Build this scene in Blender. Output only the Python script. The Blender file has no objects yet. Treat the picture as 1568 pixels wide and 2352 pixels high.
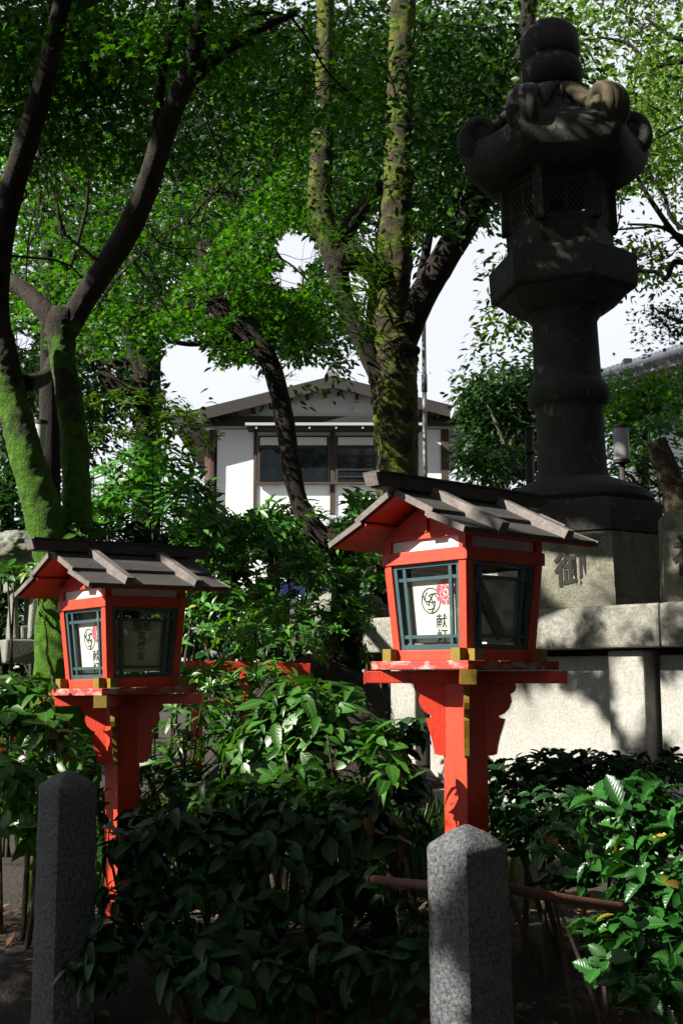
import bpy, math, random
import numpy as np
from mathutils import Vector, Matrix, noise as mnoise

scene = bpy.context.scene
R_ = math.radians

# ------------------------------------------------------------------ camera
F_PX, CX, CY, PITCH = 2700.0, 784.0, 1176.0, math.atan(374 / 2700.0)
EYE = 1.5
cam_d = bpy.data.cameras.new("camera")
cam = bpy.data.objects.new("camera", cam_d)
scene.collection.objects.link(cam)
cam.location = (0, 0, EYE)
cam.rotation_euler = (math.pi / 2 + PITCH, 0, 0)
cam_d.sensor_fit = 'VERTICAL'
cam_d.sensor_height = 24.0
cam_d.lens = 24.0 * F_PX / 2352.0
cam_d.clip_start = 0.05
cam_d.clip_end = 2000
scene.camera = cam

# ------------------------------------------------------------------ light
SUN_EL = R_(35)
SUN_H = Vector((-0.92, -0.40)).normalized()          # horizontal direction towards the sun
SUN = Vector((SUN_H.x * math.cos(SUN_EL), SUN_H.y * math.cos(SUN_EL), math.sin(SUN_EL)))
world = bpy.data.worlds.new("World")
scene.world = world
world.use_nodes = True
wn = world.node_tree
wn.nodes.clear()
sky = wn.nodes.new("ShaderNodeTexSky")
sky.sky_type = 'NISHITA'
sky.sun_disc = False
sky.sun_elevation = SUN_EL
sky.sun_rotation = math.atan2(SUN_H.x, SUN_H.y)
sky.dust_density = 1.5
sky.air_density = 1.0
sky.ozone_density = 1.5
bg = wn.nodes.new("ShaderNodeBackground")
bg.inputs['Strength'].default_value = 0.05
wo = wn.nodes.new("ShaderNodeOutputWorld")
ctc = wn.nodes.new("ShaderNodeTexCoord")
cmap = wn.nodes.new("ShaderNodeMapping")
cmap.inputs['Scale'].default_value = (1, 1, 2.5)
wn.links.new(ctc.outputs['Generated'], cmap.inputs[0])
cn = wn.nodes.new("ShaderNodeTexNoise")
cn.inputs['Scale'].default_value = 2.2
cn.inputs['Detail'].default_value = 7
wn.links.new(cmap.outputs[0], cn.inputs['Vector'])
cr_ = wn.nodes.new("ShaderNodeMapRange")
cr_.inputs['From Min'].default_value = .3
cr_.inputs['From Max'].default_value = .7
cr_.inputs['To Min'].default_value = .8
cr_.inputs['To Max'].default_value = 1.0
wn.links.new(cn.outputs[0], cr_.inputs[0])
cmx = wn.nodes.new("ShaderNodeMix")
cmx.data_type = 'RGBA'
cmx.inputs[7].default_value = (5.5, 5.65, 6.0, 1)        # thin bright cloud
wn.links.new(cr_.outputs[0], cmx.inputs[0])
wn.links.new(sky.outputs[0], cmx.inputs[6])
wn.links.new(cmx.outputs[2], bg.inputs[0])
wn.links.new(bg.outputs[0], wo.inputs[0])

sun_d = bpy.data.lights.new("sun", 'SUN')
sun_d.energy = 5.0
sun_d.angle = R_(0.53)
sun_d.color = (1.0, 0.94, 0.84)
sun = bpy.data.objects.new("sun", sun_d)
scene.collection.objects.link(sun)
sun.rotation_euler = SUN.to_track_quat('Z', 'Y').to_euler()
sun.location = SUN * 30

vs = scene.view_settings
vs.view_transform = 'Standard'
vs.look = 'None'
vs.exposure = 1.82
vs.gamma = 1.0
scene.cycles.use_denoising = True
scene.cycles.max_bounces = 6
scene.cycles.transparent_max_bounces = 8

# ------------------------------------------------------------------ helpers
rng = np.random.default_rng(7)
random.seed(7)
cP, sP = math.cos(PITCH), math.sin(PITCH)


def W(x, y, D):
    """world point seen at photo position (x, y of a 1568 x 2352 frame) at distance D ahead"""
    a = (x - CX) / F_PX
    b = (CY - y) / F_PX
    t = D / (cP - b * sP)
    return Vector((a * t, D, EYE + t * (sP + b * cP)))


def zy(y, D):
    return W(CX, y, D).z


def ppm(D):
    return F_PX / D


def proj(P):
    P = np.asarray(P, float)
    d = P - np.array([0, 0, EYE])
    dep = d[:, 1] * cP + d[:, 2] * sP
    up = -d[:, 1] * sP + d[:, 2] * cP
    dep = np.where(dep < 0.05, 0.05, dep)
    return CX + F_PX * d[:, 0] / dep, CY - F_PX * up / dep, dep


def ground_h(x, y):
    t = min(1, max(0, (y - 3.35) / 1.1))
    t = t * t * (3 - 2 * t)
    mound = 1.15 * math.exp(-((x + .15) / .95) ** 2 - ((y - 9.0) / .9) ** 2)
    return 0.5 * t + 0.05 * mnoise.noise(Vector((x * .9, y * .9, 0))) * t + mound


def tag(o, label=None, cat=None, group=None, kind=None):
    if label: o['label'] = label
    if cat: o['category'] = cat
    if group: o['group'] = group
    if kind: o['kind'] = kind
    return o


def link(o, parent=None):
    scene.collection.objects.link(o)
    if parent is not None:
        o.parent = parent
    return o


def empty(name, loc, label, cat, group=None, rz=0.0):
    o = bpy.data.objects.new(name, None)
    o.empty_display_size = 0.2
    link(o)
    o.location = loc
    o.rotation_euler = (0, 0, rz)
    return tag(o, label, cat, group)


class MB:
    def __init__(self):
        self.v, self.f = [], []

    def add(self, verts, faces):
        n = len(self.v)
        self.v.extend([tuple(p) for p in verts])
        self.f.extend([tuple(i + n for i in q) for q in faces])
        return self

    def hexa(self, b, t):
        """b, t: four points each (bottom, top), same winding (counter-clockwise seen from above)"""
        return self.add(list(b) + list(t), [(3, 2, 1, 0), (4, 5, 6, 7), (0, 1, 5, 4), (1, 2, 6, 5), (2, 3, 7, 6), (3, 0, 4, 7)])

    def box(self, c, s, rz=0.0, rx=0.0, ry=0.0):
        M = Matrix.Rotation(rz, 3, 'Z') @ Matrix.Rotation(ry, 3, 'Y') @ Matrix.Rotation(rx, 3, 'X')
        c = Vector(c)
        h = Vector(s) / 2
        q = [(-1, -1), (1, -1), (1, 1), (-1, 1)]
        b = [c + M @ Vector((i * h.x, j * h.y, -h.z)) for i, j in q]
        t = [c + M @ Vector((i * h.x, j * h.y, h.z)) for i, j in q]
        return self.hexa(b, t)

    def bar(self, p, q, w, h, up=(0, 0, 1)):
        p, q, up = Vector(p), Vector(q), Vector(up)
        d = (q - p).normalized()
        s = d.cross(up).normalized()
        u = s.cross(d)
        o = [(-1, -1), (1, -1), (1, 1), (-1, 1)]
        b = [p + s * (i * w / 2) + u * (j * h / 2) for i, j in o]
        t = [q + s * (i * w / 2) + u * (j * h / 2) for i, j in o]
        return self.hexa(b, t)

    def prism(self, poly, a, b):
        """poly: 3-D points of one face; a, b offsets vector"""
        n = len(poly)
        v = [Vector(p) + Vector(a) for p in poly] + [Vector(p) + Vector(b) for p in poly]
        f = [tuple(range(n - 1, -1, -1)), tuple(range(n, 2 * n))]
        f += [(i, (i + 1) % n, n + (i + 1) % n, n + i) for i in range(n)]
        return self.add(v, f)

    def tube(self, pts, rad, sides=10, bump=0.0, bscale=3.0, seg=None, cap=True, fine=0.0):
        pts = [Vector(p) for p in pts]
        if seg:
            pts, rad = catmull(pts, rad, seg)
        n = len(pts)
        tang = []
        for i in range(n):
            d = pts[min(i + 1, n - 1)] - pts[max(i - 1, 0)]
            tang.append(d.normalized())
        ref = Vector((1, 0, 0)) if abs(tang[0].x) < .8 else Vector((0, 1, 0))
        u = (ref - tang[0] * ref.dot(tang[0])).normalized()
        vs_, fs = [], []
        for i in range(n):
            u = (u - tang[i] * u.dot(tang[i])).normalized()
            w = tang[i].cross(u)
            for k in range(sides):
                a = 2 * math.pi * k / sides
                d = u * math.cos(a) + w * math.sin(a)
                r = rad[i]
                if bump:
                    q = (pts[i] + d * r) * bscale
                    r *= 1 + bump * (mnoise.noise(q) + .6 * mnoise.noise(q * 2.7)) + (fine * (mnoise.noise(q * 6.1) + .8 * mnoise.noise(q * 14.3)) if fine else 0)
                vs_.append(pts[i] + d * r)
        for i in range(n - 1):
            for k in range(sides):
                a, b = i * sides + k, i * sides + (k + 1) % sides
                fs.append((a, b, b + sides, a + sides))
        if cap:
            fs.append(tuple(range(sides - 1, -1, -1)))
            fs.append(tuple(range((n - 1) * sides, n * sides)))
        return self.add(vs_, fs)

    def poly(self, levels, phi=0.0, n=48, ctr=(0, 0), sides=6):
        """stack of rings (z, R, roundness 0..1): polygonal to round lathe"""
        vs_, fs = [], []
        st = 2 * math.pi / sides
        for (z, R, c) in levels:
            for k in range(n):
                a = 2 * math.pi * k / n
                m = (a % st) - st / 2
                hr = R * math.cos(st / 2) / math.cos(m)
                r = hr * (1 - c) + R * c
                vs_.append((ctr[0] + r * math.cos(a + phi), ctr[1] + r * math.sin(a + phi), z))
        for i in range(len(levels) - 1):
            for k in range(n):
                a, b = i * n + k, i * n + (k + 1) % n
                fs.append((a, b, b + n, a + n))
        fs.append(tuple(range(n - 1, -1, -1)))
        fs.append(tuple(range((len(levels) - 1) * n, len(levels) * n)))
        return self.add(vs_, fs)

    def build(self, name, m, parent=None, smooth=False, off=None, bevel=0.0, auto=None):
        me = bpy.data.meshes.new(name)
        v = self.v
        if off is not None:
            v = [(p[0] - off[0], p[1] - off[1], p[2] - off[2]) for p in v]
        me.from_pydata(v, [], self.f)
        me.materials.append(m)
        if smooth or auto:
            me.polygons.foreach_set('use_smooth', [True] * len(me.polygons))
        if auto:
            me.set_sharp_from_angle(angle=R_(auto))
        me.update()
        o = bpy.data.objects.new(name, me)
        link(o, parent)
        if bevel:
            b = o.modifiers.new("bevel", 'BEVEL')
            b.width = bevel
            b.segments = 2
            b.limit_method = 'ANGLE'
        return o


def catmull(pts, rad, per):
    P, Rr = [], []
    n = len(pts)
    for i in range(n - 1):
        p0, p1, p2, p3 = pts[max(i - 1, 0)], pts[i], pts[i + 1], pts[min(i + 2, n - 1)]
        for k in range(per):
            t = k / per
            P.append(0.5 * ((2 * p1) + (p2 - p0) * t + (2 * p0 - 5 * p1 + 4 * p2 - p3) * t * t + (3 * p1 - p0 - 3 * p2 + p3) * t ** 3))
            Rr.append(rad[i] + (rad[i + 1] - rad[i]) * t)
    P.append(pts[-1]); Rr.append(rad[-1])
    return P, Rr


# ------------------------------------------------------------------ materials
def new_mat(name):
    m = bpy.data.materials.new(name)
    m.use_nodes = True
    nt = m.node_tree
    nt.nodes.clear()
    out = nt.nodes.new("ShaderNodeOutputMaterial")
    return m, nt, out


def N(nt, kind, **kw):
    n = nt.nodes.new(kind)
    for k, v in kw.items():
        setattr(n, k, v)
    return n


def ramp(nt, stops, interp='LINEAR'):
    r = nt.nodes.new("ShaderNodeValToRGB")
    r.color_ramp.interpolation = interp
    e = r.color_ramp.elements
    while len(e) < len(stops):
        e.new(0.5)
    for i, (p, c) in enumerate(stops):
        e[i].position = p
        e[i].color = (*c, 1)
    return r


def noise_tex(nt, co, scale, detail=6, rough=.6, dist=0.0):
    t = nt.nodes.new("ShaderNodeTexNoise")
    t.inputs['Scale'].default_value = scale
    t.inputs['Detail'].default_value = detail
    t.inputs['Roughness'].default_value = rough
    t.inputs['Distortion'].default_value = dist
    nt.links.new(co, t.inputs['Vector'])
    return t


def mixc(nt, fac, a, b, mode='MIX'):
    m = nt.nodes.new("ShaderNodeMix")
    m.data_type = 'RGBA'
    m.blend_type = mode
    for s, v in ((m.inputs[0], fac), (m.inputs[6], a), (m.inputs[7], b)):
        if hasattr(v, 'links') or hasattr(v, 'is_linked'):
            nt.links.new(v, s)
        elif isinstance(v, (int, float)):
            s.default_value = v
        else:
            s.default_value = (*v, 1)
    return m.outputs[2]


TONE = .48          # every surface colour is kept this much deeper than a first guess by eye


def surf(name, base, second=None, scale=4.0, fine=60.0, rough=.7, bump=.3, spots=None, spot_scale=2.0, spot_range=(.5, .6), stretch=None, spec=.4, bdist=.01, fine_amt=.35, spots2=None):
    """painted / stone / wood surface: two tones by noise, fine grain, optional stain patches, bump"""
    base = tuple(c * TONE for c in base)
    second = tuple(c * TONE for c in second) if second else None
    spots = tuple(c * TONE for c in spots) if spots else None
    m, nt, out = new_mat(name)
    tc = N(nt, "ShaderNodeTexCoord")
    co = tc.outputs['Object']
    if stretch:
        mp = N(nt, "ShaderNodeMapping")
        mp.inputs['Scale'].default_value = stretch
        nt.links.new(co, mp.inputs[0])
        co = mp.outputs[0]
    n1 = noise_tex(nt, co, scale)
    r1 = ramp(nt, [(.3, base), (.7, second or base)])
    nt.links.new(n1.outputs[0], r1.inputs[0])
    n2 = noise_tex(nt, co, fine, 4, .7)
    r2 = ramp(nt, [(.32, (1 - fine_amt,) * 3), (.68, (1 + fine_amt * .6,) * 3)])
    nt.links.new(n2.outputs[0], r2.inputs[0])
    c = mixc(nt, 1.0, r1.outputs[0], r2.outputs[0], 'MULTIPLY')
    if spots:
        n3 = noise_tex(nt, co, spot_scale, 8, .65, .4)
        r3 = ramp(nt, [(spot_range[0], (0, 0, 0)), (spot_range[1], (1, 1, 1))])
        nt.links.new(n3.outputs[0], r3.inputs[0])
        c = mixc(nt, r3.outputs[0], c, spots)
    if spots2:
        n5 = noise_tex(nt, co, spots2[1], 8, .7, .2)
        r5 = ramp(nt, [(spots2[2], (0, 0, 0)), (spots2[3], (1, 1, 1))])
        nt.links.new(n5.outputs[0], r5.inputs[0])
        c = mixc(nt, r5.outputs[0], c, spots2[0])
    b = N(nt, "ShaderNodeBsdfPrincipled")
    nt.links.new(c, b.inputs['Base Color'])
    b.inputs['Roughness'].default_value = rough
    b.inputs['Specular IOR Level'].default_value = spec
    if bump:
        bm = N(nt, "ShaderNodeBump")
        bm.inputs['Strength'].default_value = bump
        bm.inputs['Distance'].default_value = bdist
        nt.links.new(n2.outputs[0], bm.inputs['Height'])
        nt.links.new(bm.outputs[0], b.inputs['Normal'])
    nt.links.new(b.outputs[0], out.inputs[0])
    return m


LEAFARGS = {}


def leaf_mat(name, dark, light, rough=.45, trans=.3, tip=None, spec=.5, vein=False):
    if not vein:
        LEAFARGS[name] = (dark, light, rough, trans, tip, spec)
    dark, light = tuple(c * .56 for c in dark), tuple(c * .56 for c in light)
    m, nt, out = new_mat(name)
    g = N(nt, "ShaderNodeNewGeometry")
    oi = N(nt, "ShaderNodeObjectInfo")
    ad = N(nt, "ShaderNodeMath", operation='ADD')
    nt.links.new(g.outputs['Random Per Island'], ad.inputs[0])
    nt.links.new(oi.outputs['Random'], ad.inputs[1])
    fr = N(nt, "ShaderNodeMath", operation='FRACT')
    nt.links.new(ad.outputs[0], fr.inputs[0])
    mid = tuple((a + b) / 2 for a, b in zip(dark, light))
    st = [(0.0, dark), (.5, mid), (.965, light)]
    if tip:
        st.append((.995, tip))
    r = ramp(nt, st)
    nt.links.new(fr.outputs[0], r.inputs[0])
    tc = N(nt, "ShaderNodeTexCoord")
    nz = noise_tex(nt, tc.outputs['Object'], 25, 2, .5)
    r2 = ramp(nt, [(.3, (.8, .8, .8)), (.7, (1.15, 1.15, 1.1))])
    nt.links.new(nz.outputs[0], r2.inputs[0])
    c = mixc(nt, 1.0, r.outputs[0], r2.outputs[0], 'MULTIPLY')
    b = N(nt, "ShaderNodeBsdfPrincipled")
    if vein:      # midrib and side veins along the blade
        sx = N(nt, "ShaderNodeSeparateXYZ")
        nt.links.new(tc.outputs['Object'], sx.inputs[0])
        ax = N(nt, "ShaderNodeMath", operation='ABSOLUTE')
        nt.links.new(sx.outputs[0], ax.inputs[0])
        mid_ = N(nt, "ShaderNodeMath", operation='LESS_THAN')
        mid_.inputs[1].default_value = .012
        nt.links.new(ax.outputs[0], mid_.inputs[0])
        k1 = N(nt, "ShaderNodeMath", operation='MULTIPLY_ADD')
        k1.inputs[1].default_value = -.9
        nt.links.new(ax.outputs[0], k1.inputs[0])
        nt.links.new(sx.outputs[1], k1.inputs[2])
        k2 = N(nt, "ShaderNodeMath", operation='MULTIPLY')
        k2.inputs[1].default_value = 55
        nt.links.new(k1.outputs[0], k2.inputs[0])
        k3 = N(nt, "ShaderNodeMath", operation='SINE')
        nt.links.new(k2.outputs[0], k3.inputs[0])
        k4 = N(nt, "ShaderNodeMapRange")
        k4.inputs['From Min'].default_value = .55
        k4.inputs['To Max'].default_value = .10
        nt.links.new(k3.outputs[0], k4.inputs[0])
        k5 = N(nt, "ShaderNodeMath", operation='MAXIMUM')
        nt.links.new(k4.outputs[0], k5.inputs[0])
        nt.links.new(mid_.outputs[0], k5.inputs[1])
        c = mixc(nt, k5.outputs[0], c, tuple(x * 1.5 + .006 for x in light))
        bp = N(nt, "ShaderNodeBump")
        bp.inputs['Strength'].default_value = .12
        bp.inputs['Distance'].default_value = .003
        nt.links.new(k3.outputs[0], bp.inputs['Height'])
        nt.links.new(bp.outputs[0], b.inputs['Normal'])
    nt.links.new(c, b.inputs['Base Color'])
    b.inputs['Roughness'].default_value = rough
    b.inputs['Specular IOR Level'].default_value = spec
    t = N(nt, "ShaderNodeBsdfTranslucent")
    c2 = mixc(nt, 1.0, c, (1.6, 1.7, .5), 'MULTIPLY')
    nt.links.new(c2, t.inputs[0])
    mx = N(nt, "ShaderNodeMixShader")
    mx.inputs[0].default_value = trans
    nt.links.new(b.outputs[0], mx.inputs[1])
    nt.links.new(t.outputs[0], mx.inputs[2])
    nt.links.new(mx.outputs[0], out.inputs[0])
    return m


def bark_mat(name, dark, light, moss=None, moss_lo=.45, moss_hi=.58, mscale=5.0, zfade=None, scale=9):
    """furrowed bark; moss is a growth in patches, thicker low on the trunk when zfade = (z_full, z_none) in object space"""
    dark, light = tuple(c * TONE for c in dark), tuple(c * TONE for c in light)
    m, nt, out = new_mat(name)
    tc = N(nt, "ShaderNodeTexCoord")
    co = tc.outputs['Object']
    mp = N(nt, "ShaderNodeMapping")
    mp.inputs['Scale'].default_value = (1, 1, .28)
    nt.links.new(co, mp.inputs[0])
    n1 = noise_tex(nt, mp.outputs[0], scale, 8, .65, .6)
    r1 = ramp(nt, [(.35, dark), (.65, light)])
    nt.links.new(n1.outputs[0], r1.inputs[0])
    c = r1.outputs[0]
    n2 = noise_tex(nt, co, 70, 5, .7)
    h = N(nt, "ShaderNodeMath", operation='ADD')
    nt.links.new(n1.outputs[0], h.inputs[0])
    hm = N(nt, "ShaderNodeMath", operation='MULTIPLY')
    hm.inputs[1].default_value = .45
    nt.links.new(n2.outputs[0], hm.inputs[0])
    nt.links.new(hm.outputs[0], h.inputs[1])
    if moss:
        n3 = noise_tex(nt, co, mscale, 6, .6)
        fac = n3.outputs[0]
        if zfade:
            sx = N(nt, "ShaderNodeSeparateXYZ")
            nt.links.new(co, sx.inputs[0])
            mr = N(nt, "ShaderNodeMapRange")
            mr.inputs['From Min'].default_value = zfade[0]
            mr.inputs['From Max'].default_value = zfade[1]
            mr.inputs['To Min'].default_value = .25
            mr.inputs['To Max'].default_value = -.25
            nt.links.new(sx.outputs[2], mr.inputs[0])
            a = N(nt, "ShaderNodeMath", operation='ADD')
            nt.links.new(fac, a.inputs[0])
            nt.links.new(mr.outputs[0], a.inputs[1])
            fac = a.outputs[0]
        r3 = ramp(nt, [(moss_lo, (0, 0, 0)), (moss_hi, (1, 1, 1))])
        nt.links.new(fac, r3.inputs[0])
        n4 = noise_tex(nt, co, 22, 6, .75)
        rm = ramp(nt, [(.3, tuple(x * .35 for x in moss)), (.7, tuple(x * 1.3 for x in moss))])
        nt.links.new(n4.outputs[0], rm.inputs[0])
        c = mixc(nt, r3.outputs[0], c, rm.outputs[0])
    b = N(nt, "ShaderNodeBsdfPrincipled")
    nt.links.new(c, b.inputs['Base Color'])
    b.inputs['Roughness'].default_value = .9
    b.inputs['Specular IOR Level'].default_value = .2
    bm = N(nt, "ShaderNodeBump")
    bm.inputs['Strength'].default_value = .9
    bm.inputs['Distance'].default_value = .05
    nt.links.new(h.outputs[0], bm.inputs['Height'])
    nt.links.new(bm.outputs[0], b.inputs['Normal'])
    nt.links.new(b.outputs[0], out.inputs[0])
    return m


def glass_mat(name, tint=(1, 1, 1), refl=.10, dark=None):
    m, nt, out = new_mat(name)
    t = N(nt, "ShaderNodeBsdfTransparent")
    t.inputs[0].default_value = (*tint, 1)
    g = N(nt, "ShaderNodeBsdfGlossy")
    g.inputs['Roughness'].default_value = .03
    lw = N(nt, "ShaderNodeLayerWeight")
    lw.inputs[0].default_value = .25
    mr = N(nt, "ShaderNodeMapRange")
    mr.inputs['To Min'].default_value = refl * .5
    mr.inputs['To Max'].default_value = .6
    nt.links.new(lw.outputs['Fresnel'], mr.inputs[0])
    mx = N(nt, "ShaderNodeMixShader")
    nt.links.new(mr.outputs[0], mx.inputs[0])
    nt.links.new(t.outputs[0], mx.inputs[1])
    nt.links.new(g.outputs[0], mx.inputs[2])
    nt.links.new(mx.outputs[0], out.inputs[0])
    return m


M = {}
M['red'] = surf('vermilion paint', (.92, .068, .020), (.78, .050, .015), 6, 90, .5, .25, spots=(.36, .026, .014), spot_scale=9, spot_range=(.55, .80), fine_amt=.2, stretch=(1.6, 1.6, .35))
M['red_worn'] = surf('worn vermilion', (.55, .045, .02), (.40, .03, .015), 10, 60, .7, .3, spots=(.45, .36, .32), spot_scale=14, spot_range=(.5, .62), stretch=(1, 1, 2.5))
M['gold'] = surf('yellow painted metal', (.30, .20, .012), (.22, .15, .010), 12, 80, .5, .1, fine_amt=.2)
M['roofwood'] = surf('weathered grey roof wood', (.045, .041, .040), (.085, .076, .070), 8, 50, .75, .4, spots=(.035, .045, .022), spot_scale=6, spot_range=(.55, .72), stretch=(.35, 1, 1), fine_amt=.4, spots2=((.13, .12, .10), 9, .62, .72))
M['battwood'] = surf('pale weathered batten wood', (.24, .205, .19), (.14, .122, .112), 9, 60, .75, .4, spots=(.10, .085, .08), spot_scale=8, spot_range=(.56, .7), fine_amt=.3)
M['ridgewood'] = surf('dark ridge wood', (.075, .062, .062), (.055, .048, .05), 7, 60, .6, .3, fine_amt=.3)
M['teal'] = surf('dark teal lattice paint', (.05, .115, .12), (.035, .085, .095), 10, 90, .45, .1, spots=(.16, .26, .26), spot_scale=9, spot_range=(.6, .74), fine_amt=.15)
M['white'] = surf('white paint', (1.15, 1.15, 1.15), (1.0, 1.0, 1.0), 7, 60, .6, .1, spots=(.55, .52, .5), spot_scale=12, spot_range=(.6, .75), fine_amt=.1)
M['paper'] = surf('cream lantern paper', (.95, .92, .80), (.85, .81, .70), 5, 100, .8, .05, spots=(.6, .53, .4), spot_scale=4, spot_range=(.62, .85), fine_amt=.08)
M['ink'] = surf('black ink', (.012, .012, .014), None, 5, 50, .7, 0, fine_amt=.1)
M['pink'] = surf('pink crest ink', (.80, .11, .20), (.72, .09, .17), 12, 60, .7, 0, fine_amt=.12)
M['glass'] = glass_mat('lantern glass', (.93, .97, .95), .12)
M['granite'] = surf('speckled grey granite', (.17, .175, .19), (.12, .125, .14), 7, 95, .8, .8, spots=(.30, .29, .22), spot_scale=2.2, spot_range=(.52, .7), bdist=.014, fine_amt=.9, spots2=((.045, .055, .025), 5, .58, .70))  # colour kept deeper because the posts stand in shade
M['wallstone'] = surf('pale weathered granite', (.52, .51, .47), (.38, .375, .335), 3, 75, .85, .4, spots=(.19, .185, .15), spot_scale=2.6, spot_range=(.53, .70), fine_amt=.3)
M['capstone'] = surf('stained granite coping', (.40, .39, .34), (.28, .27, .23), 4, 60, .85, .5, spots=(.12, .12, .10), spot_scale=4.5, spot_range=(.5, .66), fine_amt=.45)
M['oldstone'] = surf('shade darkened old stone', (.042, .040, .040), (.080, .076, .072), 5, 55, .88, .6, spots=(.030, .042, .02), spot_scale=4, spot_range=(.5, .66), fine_amt=.5, spots2=((.11, .105, .09), 7, .60, .70))  # shade over the tall lantern is put into this near-black colour
M['sunlit_lichen'] = surf('ochre lichen stone', (.15, .115, .05), (.07, .06, .045), 10, 60, .9, .5, fine_amt=.4)  # yellow lichen tone, also standing in for sunlight on one scroll
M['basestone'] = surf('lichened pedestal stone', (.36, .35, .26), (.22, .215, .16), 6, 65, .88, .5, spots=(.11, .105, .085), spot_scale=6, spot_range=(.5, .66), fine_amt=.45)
M['greystone'] = surf('rough grey lantern stone', (.36, .36, .30), (.26, .28, .23), 5, 70, .9, .8, spots=(.17, .22, .12), spot_scale=3, spot_range=(.5, .65), bdist=.02, fine_amt=.4)
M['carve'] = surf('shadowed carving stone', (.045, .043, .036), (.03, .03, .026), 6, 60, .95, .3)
M['mesh'] = surf('rusted wire', (.16, .13, .11), None, 8, 50, .6, 0)
M['rust'] = surf('rusty iron pipe', (.17, .055, .03), (.10, .035, .02), 12, 70, .75, .3, spots=(.05, .03, .025), spot_scale=8, spot_range=(.55, .7))
M['soil'] = surf('damp soil', (.035, .025, .017), (.06, .042, .028), 3, 40, .95, .9, spots=(.02, .03, .012), spot_scale=2, spot_range=(.5, .7), bdist=.05, fine_amt=.5)
M['litter'] = leaf_mat('fallen leaves', (.09, .04, .015), (.28, .13, .05), .8, .05)
M['plaster'] = surf('white house plaster', (1.6, 1.62, 1.64), (1.5, 1.52, 1.54), 1.5, 40, .8, .05, spots=(1.35, 1.35, 1.33), spot_scale=1.2, spot_range=(.6, .8), fine_amt=.06)
M['gableplaster'] = surf('eave shaded gable plaster', (1.5, 1.52, 1.5), (1.3, 1.31, 1.3), 1.5, 40, .85, .05, fine_amt=.1)  # a little greyer than the wall plaster, eave shade put into the colour
M['timber'] = surf('brown house timber', (.10, .065, .045), (.07, .045, .03), 3, 50, .7, .2, stretch=(2, 2, .3))
M['darktimber'] = surf('dark eaves timber', (.03, .025, .022), (.045, .036, .03), 3, 50, .7, .2)
M['siding'] = surf('red brown siding', (.20, .10, .065), (.14, .07, .045), 3, 50, .7, .2, stretch=(6, 6, .2))
M['rooftile'] = surf('grey roof tile', (.36, .37, .43), (.26, .27, .32), 3, 40, .38, .2, fine_amt=.2)
M['tileend'] = surf('pale tile end', (.5, .5, .52), None, 5, 40, .6, 0)
M['gutter'] = surf('pale gutter', (.62, .68, .70), None, 3, 40, .5, 0, fine_amt=.08)
M['metal'] = surf('grey galvanised steel', (.26, .26, .26), (.20, .20, .20), 3, 60, .45, .1, fine_amt=.12)
M['lampwhite'] = surf('white lamp shade', (.72, .74, .78), (.66, .68, .72), 4, 30, .6, .05, fine_amt=.06)
M['wglass'] = surf('dark window glass', (.012, .016, .022), (.02, .026, .034), .6, 4, .06, 0, fine_amt=.1, spec=.8)
M['bluesign'] = surf('blue painted board', (.02, .045, .20), None, 4, 40, .5, 0)
M['barkm'] = bark_mat('mossy maple bark', (.022, .018, .014), (.075, .06, .048), (.045, .115, .006), .50, .62, 5.0, (1.9, 4.3))
M['barkc'] = bark_mat('camphor bark with moss', (.024, .02, .015), (.085, .065, .04), (.075, .095, .010), .44, .58, 6.0, None)
M['barkd'] = bark_mat('dark bark', (.016, .013, .010), (.05, .04, .03))
M['barkl'] = bark_mat('pale twig bark', (.16, .13, .10), (.34, .29, .23))
M['stemb'] = bark_mat('shrub stem bark', (.06, .045, .03), (.16, .12, .08))
M['lmaple'] = leaf_mat('maple leaf', (.014, .085, .004), (.095, .28, .014), .5, .40, None, .2)
M['lmaple2'] = leaf_mat('yellowish maple leaf', (.035, .11, .008), (.14, .24, .02), .5, .4, None, .25)
M['lcamph'] = leaf_mat('camphor leaf', (.012, .058, .006), (.060, .18, .018), .4, .28, None, .25)
M['lpale'] = leaf_mat('pale camphor leaf', (.055, .14, .014), (.16, .30, .04), .45, .4, None, .3)
M['lshrub'] = leaf_mat('shrub leaf', (.020, .085, .010), (.070, .21, .026), .4, .28, tip=(.16, .17, .02), spec=.35)
M['lmid'] = leaf_mat('sunny shrub leaf', (.030, .13, .014), (.11, .33, .045), .36, .32, tip=(.2, .2, .03), spec=.4)  # brighter copy of the shrub leaf so the bush looks sunlit
M['lwhorl'] = leaf_mat('glossy whorl leaf', (.034, .14, .022), (.11, .33, .06), .35, .32, spec=.4)
M['ldark'] = leaf_mat('dark glossy leaf', (.005, .026, .006), (.016, .075, .014), .5, .14, spec=.2)  # shade of the front shrubs is put into this darker green
M['lholly'] = leaf_mat('holly leaf', (.010, .060, .010), (.036, .15, .024), .32, .16, tip=(.20, .12, .02), spec=.4)
M['lfern'] = leaf_mat('fern blade', (.04, .10, .012), (.10, .19, .03), .45, .3)
M['lgrass'] = leaf_mat('grass blade', (.03, .10, .012), (.09, .20, .03), .5, .3)
M['lback'] = leaf_mat('background leaf', (.010, .045, .009), (.032, .10, .018), .5, .25, spec=.25)

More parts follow.
